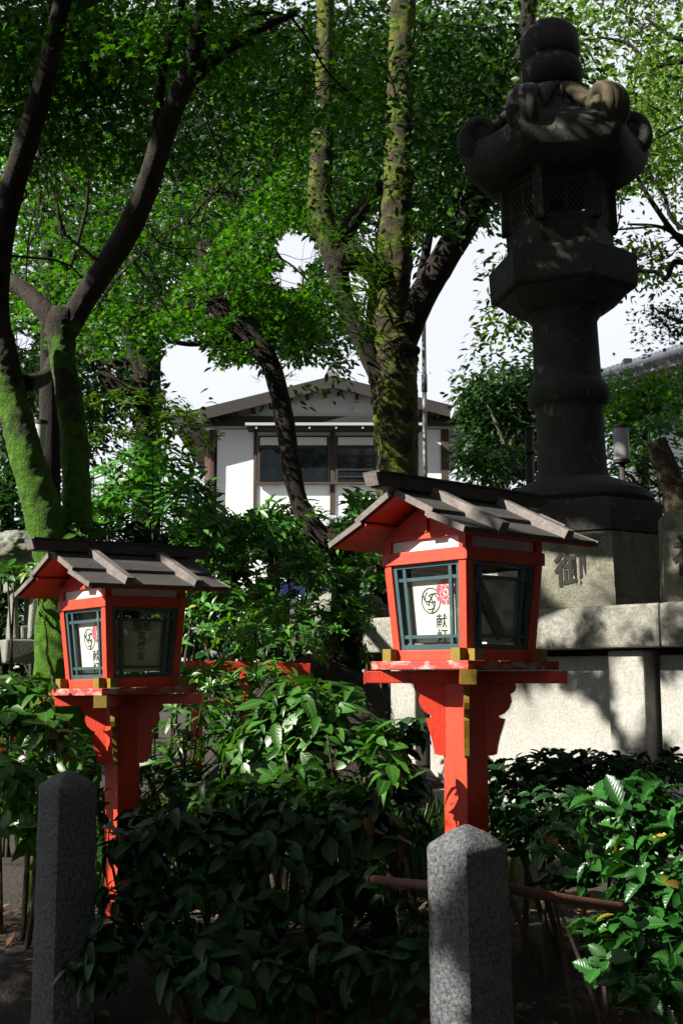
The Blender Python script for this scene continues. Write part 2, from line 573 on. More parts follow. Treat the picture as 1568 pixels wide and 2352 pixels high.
# ------------------------------------------------------------------ leaf shapes (unit length along +Y, normal +Z)
def t_maple(l=5):
    v = [(0, .38, 0)]
    ang = np.linspace(-125, 125, l) + 90
    ln = [.55, .85, 1.0, .85, .55] if l == 5 else [.4, .65, .9, 1, .9, .65, .4]
    rim = [(0.0, 0.12, 0.0)]
    for i, a in enumerate(ang[::-1][::-1]):
        a = math.radians(a)
        r = ln[i] * .62
        rim.append((math.cos(a) * r, .38 + math.sin(a) * r, -.10 * r))
        if i < l - 1:
            b = math.radians((ang[i] + ang[i + 1]) / 2)
            rim.append((math.cos(b) * .2, .38 + math.sin(b) * .2, .02))
    v += rim
    n = len(rim)
    f = [(0, 1 + k, 1 + (k + 1) % n) for k in range(n)]
    return np.array(v, float), f


def t_oval(w=.42, droop=.18, fold=.06, spine=0.0):
    ys = [0, .15, .4, .68, .88, 1.0]
    ws = [0.02, .55, 1.0, .8, .38, 0.0]
    v, f = [], []
    for y, q in zip(ys, ws):
        z = -droop * y * y
        v += [(-q * w / 2, y, z + fold * q), (0, y, z), (q * w / 2, y, z + fold * q)]
    for i in range(len(ys) - 1):
        a = i * 3
        f += [(a, a + 1, a + 4, a + 3), (a + 1, a + 2, a + 5, a + 4)]
    return np.array(v, float), f


def t_holly(w=.46, droop=.15, fold=.10):
    ys = np.linspace(0, 1, 12)
    v, f = [], []
    for i, y in enumerate(ys):
        q = math.sin(math.pi * min(1, y * .92 + .06)) ** .8
        if i == 11: q = 0
        if i in (3, 5, 7, 9): q = q * 1.22 + .08
        z = -droop * y * y
        v += [(-q * w / 2, y, z + fold * q), (0, y, z), (q * w / 2, y, z + fold * q)]
    for i in range(11):
        a = i * 3
        f += [(a, a + 1, a + 4, a + 3), (a + 1, a + 2, a + 5, a + 4)]
    return np.array(v, float), f


def t_blade(w=.07, droop=.45):
    ys = [0, .3, .6, .85, 1]
    v, f = [], []
    for y in ys:
        q = w * (1 - y ** 2) + .004
        z = -droop * y * y
        v += [(-q / 2, y * (1 - .1 * y), z), (q / 2, y * (1 - .1 * y), z)]
    for i in range(4):
        a = i * 2
        f.append((a, a + 1, a + 3, a + 2))
    return np.array(v, float), f


def t_cheap(w=.5):
    return np.array([(0, 0, 0), (-w / 2, .45, .03), (0, 1, -.12), (w / 2, .45, .03)], float), [(0, 3, 2, 1)]


T = {'maple': t_maple(5), 'oval': t_oval(), 'broad': t_oval(.5, .28, .05), 'whorl': t_oval(.30, .12, .05), 'narrow': t_oval(.26, .25, .03),
     'broad2': t_oval(.42, .55, .10), 'broad3': t_oval(.56, .08, .02), 'oval2': t_oval(.36, .40, .09), 'whorl2': t_oval(.36, .30, .02), 'holly2': t_holly(.40, .35, .15),
     'holly': t_holly(), 'blade': t_blade(), 'cheap': t_cheap()}


def unit(a):
    return a / np.maximum(np.linalg.norm(a, axis=-1, keepdims=True), 1e-9)


def frames(Y, Nn):
    Y = unit(Y)
    X = unit(np.cross(Y, Nn))
    Z = np.cross(X, Y)
    return np.stack([X, Y, Z], axis=-1)          # columns


def scatter_mesh(name, tmpl, P, Fm, S, m, parent, origin, smooth=False):
    tv, tf = T[tmpl]
    n, k = len(P), len(tv)
    if n == 0:
        return None
    V = np.einsum('nij,kj->nki', Fm, tv) * S[:, None, None] + P[:, None, :] - np.asarray(origin)[None, None, :]
    V = V.reshape(-1, 3)
    lens = np.array([len(q) for q in tf])
    flat = np.concatenate([np.array(q) for q in tf])
    loops = (flat[None, :] + (np.arange(n) * k)[:, None]).reshape(-1)
    counts = np.tile(lens, n)
    starts = np.concatenate([[0], np.cumsum(counts)[:-1]])
    me = bpy.data.meshes.new(name)
    me.vertices.add(len(V))
    me.vertices.foreach_set('co', V.astype(np.float32).ravel())
    me.loops.add(len(loops))
    me.loops.foreach_set('vertex_index', loops.astype(np.int32))
    me.polygons.add(len(counts))
    me.polygons.foreach_set('loop_start', starts.astype(np.int32))
    if smooth:
        me.polygons.foreach_set('use_smooth', np.ones(len(counts), bool))
    me.materials.append(m)
    me.update(calc_edges=True)
    o = bpy.data.objects.new(name, me)
    link(o, parent)
    o['kind'] = 'stuff'
    return o


def leaf_mesh(tmpl, m):
    key = tmpl + m.name
    if key not in leaf_mesh.c:
        tv, tf = T[tmpl]
        me = bpy.data.meshes.new('leaf')
        me.from_pydata([tuple(p) for p in tv], [], tf)
        me.polygons.foreach_set('use_smooth', [True] * len(me.polygons))
        if m.name not in VEINED:
            VEINED[m.name] = leaf_mat(m.name + ' with veins', *LEAFARGS[m.name], True)
        me.materials.append(VEINED[m.name])
        me.update()
        leaf_mesh.c[key] = me
    return leaf_mesh.c[key]


leaf_mesh.c = {}
VEINED = {}


def leaf_objects(tmpl, P, Fm, S, m, parent, origin):
    me = leaf_mesh(tmpl, m)
    o0 = np.asarray(origin)
    for p, f, s in zip(P, Fm, S):
        o = bpy.data.objects.new('leaf', me)
        mat = Matrix([[*(f[i] * s), p[i] - o0[i]] for i in range(3)] + [[0, 0, 0, 1]])
        o.matrix_basis = mat
        scene.collection.objects.link(o)
        o.parent = parent


# ================================================================== SETTING
def build_ground():
    ys = np.concatenate([np.array([-60, -20, -6, -2, 0, 1.5, 2.5]), np.arange(3, 12, .18), np.array([13, 15, 18, 24, 40, 80, 200, 600])])
    xs = np.concatenate([np.array([-600, -200, -60, -20, -9]), np.arange(-6, 5, .22), np.array([7, 10, 20, 60, 200, 600])])
    mb = MB()
    v = [(x, y, ground_h(x, y) + (.02 * mnoise.noise(Vector((x * 4, y * 4, 3))) if 3 < y < 12 else 0)) for y in ys for x in xs]
    n = len(xs)
    f = [(j * n + i, j * n + i + 1, (j + 1) * n + i + 1, (j + 1) * n + i) for j in range(len(ys) - 1) for i in range(n - 1)]
    mb.add(v, f)
    o = mb.build('ground', M['soil'], smooth=True)
    o['kind'] = 'structure'


build_ground()


# ------------------------------------------------------------------ text helper
def text_splines(ch, bold=.006):
    cu = bpy.data.curves.new('glyph', 'FONT')
    cu.body = ch
    cu.size = 1.0
    cu.align_x = 'LEFT'
    cu.offset = bold
    o = bpy.data.objects.new('glyph', cu)
    scene.collection.objects.link(o)
    dg = bpy.context.evaluated_depsgraph_get()
    me = bpy.data.meshes.new_from_object(o.evaluated_get(dg))
    v = np.array([p.co[:2] for p in me.vertices]).reshape(-1, 2)
    f = [tuple(p.vertices) for p in me.polygons]
    # boundary edges -> for engraving walls
    bpy.data.objects.remove(o)
    bpy.data.meshes.remove(me)
    bpy.data.curves.remove(cu)
    if len(v) == 0:
        return np.zeros((0, 2)), []
    lo, hi = v.min(0), v.max(0)
    v = (v - (lo + hi) / 2) / max(hi - lo)
    return v, f


# ================================================================== RED LANTERNS
def crest_tomoe():
    """three comma strokes as outline ribbons in the unit disc"""
    polys = []
    for k in range(3):
        rot = k * 2 * math.pi / 3
        pts = []
        for i in range(16):
            a = math.radians(-10 + i * 11)
            pts.append((math.cos(a), math.sin(a)))
        for i in range(10):
            a = math.radians(160 + i * 22)
            pts.append((-.62 * .62 + .40 * math.cos(a), .30 + .40 * math.sin(a) * .9))
        for i in range(8):
            t = i / 7
            a = math.radians(118 - 120 * t)
            r = .42 + .36 * t
            pts.append((r * math.cos(a), r * math.sin(a)))
        c, s = math.cos(rot), math.sin(rot)
        pts = [(x * c - y * s, x * s + y * c) for x, y in pts]
        w = .045
        for i in range(len(pts) - 1):
            p, q = Vector(pts[i]), Vector(pts[i + 1])
            d = (q - p)
            if d.length < 1e-5: continue
            nn = Vector((-d.y, d.x)).normalized() * w
            d = d.normalized() * w * .4
            polys.append([p - nn - d, q - nn + d, q + nn + d, p + nn - d])
    return polys


def crest_flower():
    polys = []

    def disc(cx, cy, r, n=16):
        polys.append([Vector((cx + r * math.cos(2 * math.pi * i / n), cy + r * math.sin(2 * math.pi * i / n))) for i in range(n)])

    def ring(cx, cy, r0, r1, a0=0, a1=360, n=18):
        for i in range(n):
            a, b = [math.radians(a0 + (a1 - a0) * j / n) for j in (i, i + 1)]
            polys.append([Vector((cx + r * math.cos(t), cy + r * math.sin(t))) for r, t in ((r0, a), (r1, a), (r1, b), (r0, b))])
    for k in range(5):
        a = math.radians(90 + 72 * k)
        ring(0, 0, .66, 1.0, 90 + 72 * k - 31, 90 + 72 * k + 31, 8)
        ring(.45 * math.cos(a), .45 * math.sin(a), .09, .17)
        polys.append([Vector((r * math.cos(a + d), r * math.sin(a + d))) for r, d in ((.60, -.30), (.60, .30), (.48, .42), (.36, .5), (.24, .4), (.24, -.4), (.36, -.5), (.48, -.42))][::-1] if False else
                     [Vector((r * math.cos(a + .628 + d), r * math.sin(a + .628 + d))) for r, d in ((.30, -.25), (.60, -.18), (.60, .18), (.30, .25))])
    disc(0, 0, .16)
    return polys


def red_lantern(loc, rz, label, sidetext, gabletext, stick, tilt):
    L = empty('wayside_lantern', loc, label, 'lantern', 'vermilion lanterns among the shrubs', rz)
    L.rotation_euler = (tilt[0], tilt[1], rz)
    zs = -loc[2]                       # nothing
    S0 = 0.0
    H = SLAB - loc[2]                  # slab top above root
    hb, ht = .178, .20
    z0, z1 = H + .034, H + .338        # window zone
    # column
    cb = .11
    MB().box((0, 0, (H - .075) / 2 - .2), (cb, cb, H - .075 + .4)).build('column', M['red'], L, bevel=.004)
    # cross beams on the diagonals
    for k in range(2):
        a = R_(45 + 90 * k)
        zz = H - .030 - .024 - .0015 * k
        b = MB().box((0, 0, zz), (.70, .052, .046 - .003 * k), a).build('cross_beam', M['red'], L, bevel=.003)
        for s in (-1, 1):
            MB().box((s * .3525 * math.cos(a), s * .3525 * math.sin(a), zz), (.007, .054, .048), a).build('end_cap', M['gold'] if (k == 0) else M['red'], b)
    # scalloped brackets
    prof = [(0, .0), (.150, .0), (.153, -.012), (.147, -.028), (.134, -.038), (.137, -.050), (.138, -.064), (.130, -.086), (.116, -.104), (.100, -.112), (.102, -.120),
            (.118, -.124), (.112, -.150), (.102, -.185), (.096, -.215), (.092, -.245), (.078, -.250), (0, -.250)]
    for k in range(4):
        a = R_(45 + 90 * k)
        d = Vector((math.cos(a), math.sin(a), 0))
        t = Vector((-math.sin(a), math.cos(a), 0)) * .009
        base = [d * (r * 1.18) + Vector((0, 0, H - .077 + z)) for r, z in prof]
        br = MB().prism(base, -t, t).build('bracket', M['red'], L)
        m2 = MB()
        for (r0, q0), (r1, q1) in zip(prof[2:15], prof[3:16]):
            p, q = d * (r0 * 1.18 + .0022) + Vector((0, 0, H - .077 + q0)), d * (r1 * 1.18 + .0022) + Vector((0, 0, H - .077 + q1))
            m2.add([p - t * 1.0, q - t * 1.0, q + t * 1.0, p + t * 1.0], [(0, 1, 2, 3)])
        m2.build('painted_edge', M['gold'], br)
    # slab of boards
    for i in range(3):
        MB().box(((i - 1) * .157, 0, H - .015), (.1545, .47, .030)).build('platform_board', M['red_worn'], L, bevel=.003)
    # sill frame
    for k in range(4):
        a = R_(90 * k)
        ln = 2 * hb + .085
        d = Vector((math.cos(a), math.sin(a), 0))
        t = Vector((-math.sin(a), math.cos(a), 0))
        hh = .036 + (.003 if k % 2 else 0)
        c = -d * (hb - .012)
        sb = MB().box((c.x, c.y, H + hh / 2 + .001), (.036, ln, hh), a).build('sill', M['red'], L, bevel=.002)
        for s in (-1, 1):
            q = c + t * s * (ln / 2 - .014)
            MB().box((q.x, q.y, H + hh / 2 + .001), (.042, .030, hh + .005), a).build('end_cap', M['gold'], sb)
    # corner posts and window zone
    pw = .034
    for sx in (-1, 1):
        for sy in (-1, 1):
            def quad(h, z):
                cx, cy = sx * (h - pw / 2), sy * (h - pw / 2)
                return [(cx + i * pw / 2, cy + j * pw / 2, z) for i, j in ((-1, -1), (1, -1), (1, 1), (-1, 1))]
            MB().hexa(quad(hb, z0), quad(ht, z1 + .012)).hexa(quad(ht, z1 + .012), quad(ht, H + .430)).build('corner_post', M['red'], L, bevel=.002)

    def fp(k, u, v, d):
        """point on window face k: u across (-1..1, left to right seen from outside), v up 0..1, d inward"""
        h = hb + (ht - hb) * v
        a = R_(180 + 90 * k)
        nn = Vector((math.cos(a), math.sin(a), 0))
        t = Vector((-nn.y, nn.x, 0))          # to the right seen from outside
        return nn * (h - d) + t * (u * (h - pw)) + Vector((0, 0, z0 + (z1 - z0) * v))

    def fbar(mb, k, u0, u1, v0, v1, d0, d1):
        b = [fp(k, u0, v0, d1), fp(k, u0, v0, d0), fp(k, u1, v0, d0), fp(k, u1, v0, d1)]
        t = [fp(k, u0, v1, d1), fp(k, u0, v1, d0), fp(k, u1, v1, d0), fp(k, u1, v1, d1)]
        return mb.hexa(b, t)
    for k in range(4):
        wm = MB()
        fr = .085
        fbar(wm, k, -1, -1 + fr * 1.4, 0, 1, .010, .030)
        fbar(wm, k, 1 - fr * 1.4, 1, 0, 1, .010, .030)
        fbar(wm, k, -1 + fr * 1.4, 1 - fr * 1.4, 0, .075, .011, .029)
        fbar(wm, k, -1 + fr * 1.4, 1 - fr * 1.4, .955, 1, .011, .029)
        for s in (-1, 1):
            fbar(wm, k, s * .68 - .045, s * .68 + .045, .075, .955, .013, .024)
        for vv in (.165, .825):
            fbar(wm, k, -1 + fr * 1.4, 1 - fr * 1.4, vv - .02, vv + .02, .0145, .0225)
        win = wm.build('window', M['teal'], L)
        g = MB()
        g.add([fp(k, -.99, .01, .027), fp(k, .99, .01, .027), fp(k, .99, .99, .027), fp(k, -.99, .99, .027)], [(0, 1, 2, 3)])
        g.build('pane', M['glass'], win)
        pd = .036
        pp = MB()
        fbar(pp, k, -.66, .94, .10, .84, pd, pd + .004)
        paper = pp.build('paper_panel', M['paper'], win)
        txt = MB()

        def place(v2, f2, cu, cv, s, mbx):
            # s: size in metres
            hw = (hb + (ht - hb) * cv - pw)
            mbx.add([fp(k, cu + x * s / hw, cv + y * s / (z1 - z0), pd - .0015) for x, y in v2], f2)
        if k == 0:
            for j, ch in enumerate(gabletext):
                v2, f2 = text_splines(ch)
                place(v2, f2, .24, .34 - .17 * j, .050, txt)
            cr = MB()
            for p in crest_tomoe():
                cr.add([fp(k, -.06 + q[0] * .044 / (.155), 0.575 + q[1] * .044 / (z1 - z0), pd - .0015) for q in p], [tuple(range(len(p)))])
            cr.build('crest', M['ink'], win)
            cr = MB()
            for p in crest_flower():
                cr.add([fp(k, .40 + q[0] * .044 / (.155), .665 + q[1] * .044 / (z1 - z0), pd - .0018) for q in p], [tuple(range(len(p)))])
            cr.build('flower_crest', M['pink'], win)
            txt.build('lettering', M['ink'], win)
        elif sidetext and k == 1:
            for (cu, cv, ch, s) in ((-.12, .74, '園', .042), (.16, .74, '祇', .042), (0.02, .60, '萬', .040), (0.02, .46, '燈', .040), (.02, .33, '会', .040)):
                v2, f2 = text_splines(ch)
                place(v2, f2, cu, cv, s, txt)
            txt.build('lettering', M['ink'], win)
    if stick:
        MB().bar((-.125, -(ht - .022), z1 - .06), (.02, -(hb - .020), z0 + .05), .045, .004, (0, 1, 0)).build('loose_slat', M['battwood'], L)
    # beam ring, white header panels, upper plate
    for k in range(4):
        a = R_(90 * k)
        d = Vector((math.cos(a), math.sin(a), 0))
        e = .0015 * (k % 2)
        c = -d * (ht - .014)
        MB().box((c.x, c.y, z1 + .022), (.036, 2 * ht + .016 - e * 4, .044 + e), a).build('beam', M['red'], L, bevel=.002)
        c = -d * (ht - .018)
        MB().box((c.x, c.y, z1 + .044 + .0195), (.012, 2 * ht - 2 * pw - .004, .038), a).build('header_panel', M['white'], L)
        c = -d * (ht - .015)
        MB().box((c.x, c.y, z1 + .044 + .0395 + .010), (.032, 2 * ht + .012 - e * 4, .020 + e), a).build('plate', M['red'], L, bevel=.002)
    # gable walls
    zt = z1 + .1045
    for s in (-1, 1):
        MB().prism([(s * (ht - .016), -.195, zt), (s * (ht - .016), .195, zt), (s * (ht - .016), 0, H + .545)], (-.01, 0, 0), (.01, 0, 0)).build('gable_wall', M['red'], L)
        MB().box((s * (ht - .012), 0, zt + .028), (.034, .045, .055)).build('gable_strut', M['red'], L)
    # roof
    Lx = .336
    for s in (-1, 1):
        def sl(name, m, y0, zz0, y1, zz1, th, lx, bv=.002):
            b = [(-lx, s * y0, zz0 - th), (lx, s * y0, zz0 - th), (lx, s * y1, zz1 - th), (-lx, s * y1, zz1 - th)]
            t = [(x, y, z + th) for x, y, z in b]
            if s < 0:
                b, t = b[::-1], t[::-1]
            return MB().hexa(b, t).build(name, m, L, bevel=bv)
        sl('roof_board', M['roofwood'], .0, H + .585, .186, H + .497, .018, Lx)
        sl('roof_board', M['roofwood'], .160, H + .494, .332, H + .424, .015, Lx + .004)
        sl('soffit', M['red'], .0, H + .566, .150, H + .495, .009, Lx - .004, 0)
        sl('soffit', M['red'], .150, H + .480, .322, H + .411, .009, Lx - .004, 0)
        # pale cut edges of the boards at the gables
        for e in (-1, 1):
            MB().bar((e * (Lx + .0075), s * .012, H + .571), (e * (Lx + .0075), s * .189, H + .4865), .008, .022).build('barge_edge', M['battwood'], L)
            MB().bar((e * (Lx + .0095), s * .160, H + .485), (e * (Lx + .0095), s * .333, H + .4145), .008, .020).build('barge_edge', M['battwood'], L)
        for bx in (-.165, .175):
            y0, zz0, y1, zz1 = .02, H + .601, .352, H + .446
            w = .023
            b = [(bx - w, s * y0, zz0 - .045), (bx + w, s * y0, zz0 - .045), (bx + w, s * (y1 - .025), zz1 - .040), (bx - w, s * (y1 - .025), zz1 - .040)]
            t = [(bx - w * .8, s * y0, zz0 + .006), (bx + w * .8, s * y0, zz0 + .006), (bx + w * .8, s * y1, zz1 + .002), (bx - w * .8, s * y1, zz1 + .002)]
            if s < 0:
                b, t = b[::-1], t[::-1]
            MB().hexa(b, t).build('batten', M['battwood'], L, bevel=.003)
    b = [(-.418, -.030, H + .580), (.418, -.030, H + .580), (.418, .030, H + .580), (-.418, .030, H + .580)]
    t = [(-.438, -.036, H + .626), (.438, -.036, H + .626), (.438, .036, H + .626), (-.438, .036, H + .626)]
    MB().hexa(b, t).build('ridge_beam', M['ridgewood'], L, bevel=.003)
    b = [(-.444, -.042, H + .6265), (.444, -.042, H + .6265), (.444, .042, H + .6265), (-.444, .042, H + .6265)]
    t = [(-.444, -.042, H + .633), (.444, -.042, H + .633), (.444, .042, H + .633), (-.444, .042, H + .633)]
    MB().hexa(b, t).build('ridge_cap', M['roofwood'], L)
    for e in (-1, 1):
        b = [(e * .428 - .006, -.030, H + .584), (e * .428 + .006, -.030, H + .584), (e * .428 + .006, .030, H + .584), (e * .428 - .006, .030, H + .584)]
        if True:
            MB().hexa([(x + e * .004, y, z) for x, y, z in b], [(x + e * .018, y * 1.1, z + .040) for x, y, z in b]).build('ridge_end', M['battwood'], L)
    return L


RZ = R_(41)
pA = W(1066, 1530, 4.2)
SLAB = zy(1519, 4.2)
red_lantern((pA.x, pA.y, ground_h(pA.x, pA.y) - .02), RZ, 'larger red lantern with pale pink crest, in front of the stone wall', False, '献灯', True, (0, 0))
pB = W(294, 1590, 5.2)
SLAB = zy(1578, 5.2)
red_lantern((pB.x, pB.y, ground_h(pB.x, pB.y) - .02), RZ, 'red lantern with dark roof beside the mossy forked trunk', True, '献灯', False, (R_(-.8), R_(-1.2)))

# ================================================================== FENCE POSTS AND PIPE
def stone_post(px, ytop, D, side, rz, label, lean=0.0):
    p = W(px, ytop, D)
    g = ground_h(p.x, p.y) - .05
    P = empty('stone_post', (p.x, p.y, g), label, 'post', 'granite posts of the roadside railing', rz)
    P.rotation_euler = (0, lean, rz)
    h = p.z - g
    n = 26
    mb = MB()
    s = side / 2
    lv = []
    for i in range(n + 1):
        z = h * i / n
        lv.append((z, s * 1.03 - s * .06 * i / n))
    lv += [(h + .012, s * .90), (h + .040, s * .45), (h + .056, s * .06)]
    m = 6
    vsx, fs = [], []
    ring = []
    for e in range(4):
        for j in range(m):
            t = -1 + 2 * j / m
            q = [(t, -1), (1, t), (-t, 1), (-1, -t)][e]
            ring.append(q)
    for (z, r) in lv:
        for (a, b) in ring:
            k = 1 - .06 * (abs(a) * abs(b)) ** 6
            nz = 1 + .03 * mnoise.noise(Vector((a * 2 + px, b * 2, z * 14))) + .015 * mnoise.noise(Vector((a * 7 + px, b * 7, z * 50)))
            vsx.append((a * r * k * nz, b * r * k * nz, z))
    c = len(ring)
    for i in range(len(lv) - 1):
        for k in range(c):
            fs.append((i * c + k, i * c + (k + 1) % c, (i + 1) * c + (k + 1) % c, (i + 1) * c + k))
    fs.append(tuple(range((len(lv) - 1) * c, len(lv) * c)))
    mb.add(vsx, fs).build('shaft', M['granite'], P, auto=50)
    return P


pR = W(1085, 1930, 3.0)
stone_post(1088, 1945, 3.0, .152, R_(38), 'tall granite post at bottom right, in front of the larger red lantern', R_(-1.2))
stone_post(160, 1808, 4.0, .152, R_(42), 'shaded granite post with pointed top at bottom left', R_(-.4))
for (a, b, lab) in ((W(1120, 2030, 3.05), W(1436, 2086, 3.25), 'rusty iron pipe running from the granite post towards the holly'),
                    (W(1050, 2040, 3.02), W(772, 2006, 4.4), 'dark iron pipe running left from the granite post behind the shrub')):
    o = MB().tube([a, a.lerp(b, .33) + Vector((0, 0, -.004)), a.lerp(b, .66) + Vector((0, 0, -.004)), b], [.0135] * 4, 12, seg=4).build('rail_pipe', M['rust'], smooth=True)
    tag(o, lab, 'pipe', 'iron pipes of the roadside railing')

# ================================================================== STONE PLATFORM WALL
n1 = Vector((-math.cos(RZ), -math.sin(RZ), 0))
u1 = Vector((math.sin(RZ), -math.cos(RZ), 0))
WR = W(1568, 1400, 6.6)
# left end along the wall line so that it is seen at x = 845
k = (845 - CX) / F_PX / (cP)
def on_wall(px):
    kk = (px - CX) / F_PX
    # X = kk * dep ; dep ~ Y*cP + (z-EYE)*sP with z about 1.75
    # WR + t*u1
    t = (WR.x - kk * (WR.y * cP + .25 * sP)) / (-(u1.x) + kk * u1.y * cP)
    return t
tL, tR = on_wall(845), 2.2
zc1, zc0 = 1.905, 1.655
platform = empty('stone_platform', (WR.x, WR.y, .4), 'long pale granite platform wall under the tall stone lantern', 'wall')
platform.rotation_euler = (0, 0, math.atan2(u1.y, u1.x))      # local x along wall to the right / nearer, local y = behind the wall?
# local y axis = rotate u1 by +90 deg
ly = Vector((-u1.y, u1.x, 0))
back = 1 if ly.dot(-n1) > 0 else -1
def wl(mb, x0, x1, y0, y1, z0, z1):
    return mb.box(((x0 + x1) / 2, back * (y0 + y1) / 2, (z0 + z1) / 2 - .4), (x1 - x0, abs(y1 - y0), z1 - z0))
xs = [tL, tL + .95, tL + 2.5, tL + 4.1, tR + .6]
for a, b in zip(xs[:-1], xs[1:]):
    wl(MB(), a + .003, b - .003, -.06, 1.7, zc0, zc1).build('cap_stone', M['capstone'], platform, bevel=.018)
tp1 = on_wall(918)
tp2 = on_wall(1428)
posts = [tp1, tp2, tp2 + (tp2 - tp1)]
pw2 = .125
for t in posts:
    wl(MB(), t - pw2, t + pw2, .02, .30, .74, zc0 - .012).build('post', M['wallstone'], platform, bevel=.012)
edges = [(tL + .12, tp1 - pw2 - .012), (tp1 + pw2 + .03, tp2 - pw2 - .004), (tp2 + pw2 + .03, posts[2] - pw2)]
for a, b in edges:
    if b - a > .02:
        wl(MB(), a, b, .13, .28, .74, zc0 - .04).build('panel', M['wallstone'], platform, bevel=.01)
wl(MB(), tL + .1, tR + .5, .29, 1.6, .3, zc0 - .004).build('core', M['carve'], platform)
for i in range(4):
    a = tL - .02 + i * 1.5
    wl(MB(), a, a + 1.494, -.05, 1.5, .36, .735).build('plinth_stone', M['wallstone'], platform, bevel=.015)

# ================================================================== BIG STONE LANTERN
def hexblock_carved(ch, R, h, phi, mat, name, parent, z0, face_mid):
    """hexagonal block whose face at angle face_mid carries an engraved character"""
    mb = MB().poly([(z0, R, .02), (z0 + .02, R * 1.005, .02), (z0 + h - .02, R * 1.0, .02), (z0 + h, R * .985, .02)], phi, 36)
    o = mb.build(name, mat, parent, auto=35)
    return o


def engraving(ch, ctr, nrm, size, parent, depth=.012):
    """engraved strokes: flat dark stroke faces just proud of the stone, their colour standing for the recess"""
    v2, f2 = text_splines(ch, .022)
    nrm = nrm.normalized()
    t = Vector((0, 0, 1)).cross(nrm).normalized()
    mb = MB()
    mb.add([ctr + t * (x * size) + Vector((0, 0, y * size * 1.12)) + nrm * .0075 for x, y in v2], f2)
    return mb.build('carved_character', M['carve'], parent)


DL = 7.9
axis = W(1331, 1400, DL)
SL = empty('stone_lantern', (axis.x, axis.y, zc1 + .001), 'towering dark stone lantern with curled hexagonal roof on the platform', 'stone lantern')
SL.rotation_euler = (R_(0), R_(-1.5), 0)
m_px = DL / F_PX * 1.0
toc = math.atan2(-axis.y, -axis.x)                # direction from lantern towards the camera
def ang(deg_right):
    return toc + R_(deg_right)                    # positive = to the right in the picture
zb = zc1
def Z(y):
    return zy(y, DL) - zb
phiA = ang(22)
phiB = ang(41)
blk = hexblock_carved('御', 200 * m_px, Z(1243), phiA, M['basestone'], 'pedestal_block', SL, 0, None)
apo = 200 * m_px * math.cos(math.pi / 6)
fn = Vector((math.cos(ang(-8)), math.sin(ang(-8)), 0))
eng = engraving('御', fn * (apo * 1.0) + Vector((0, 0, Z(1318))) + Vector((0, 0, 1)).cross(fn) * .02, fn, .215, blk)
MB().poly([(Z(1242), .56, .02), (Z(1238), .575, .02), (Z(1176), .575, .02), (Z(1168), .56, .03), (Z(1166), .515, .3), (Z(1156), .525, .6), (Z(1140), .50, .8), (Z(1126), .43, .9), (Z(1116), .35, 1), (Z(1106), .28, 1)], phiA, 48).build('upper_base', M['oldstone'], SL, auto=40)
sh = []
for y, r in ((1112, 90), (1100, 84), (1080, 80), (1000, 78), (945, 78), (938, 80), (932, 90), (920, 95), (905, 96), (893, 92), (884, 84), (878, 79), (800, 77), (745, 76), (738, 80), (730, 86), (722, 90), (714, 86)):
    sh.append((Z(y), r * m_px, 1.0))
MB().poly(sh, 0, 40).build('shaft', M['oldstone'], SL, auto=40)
ch_ = []
for y, r, c in ((728, 88, .9), (718, 108, .8), (704, 134, .6), (690, 152, .4), (684, 155, .2), (683, 168, .0), (678, 174, .0), (612, 176, .0), (606, 172, .0), (604, 150, .0), (592, 146, .0), (588, 130, 0)):
    ch_.append((Z(y), r * m_px, c))
MB().poly(ch_, phiA, 48).build('middle_platform', M['oldstone'], SL, auto=35)
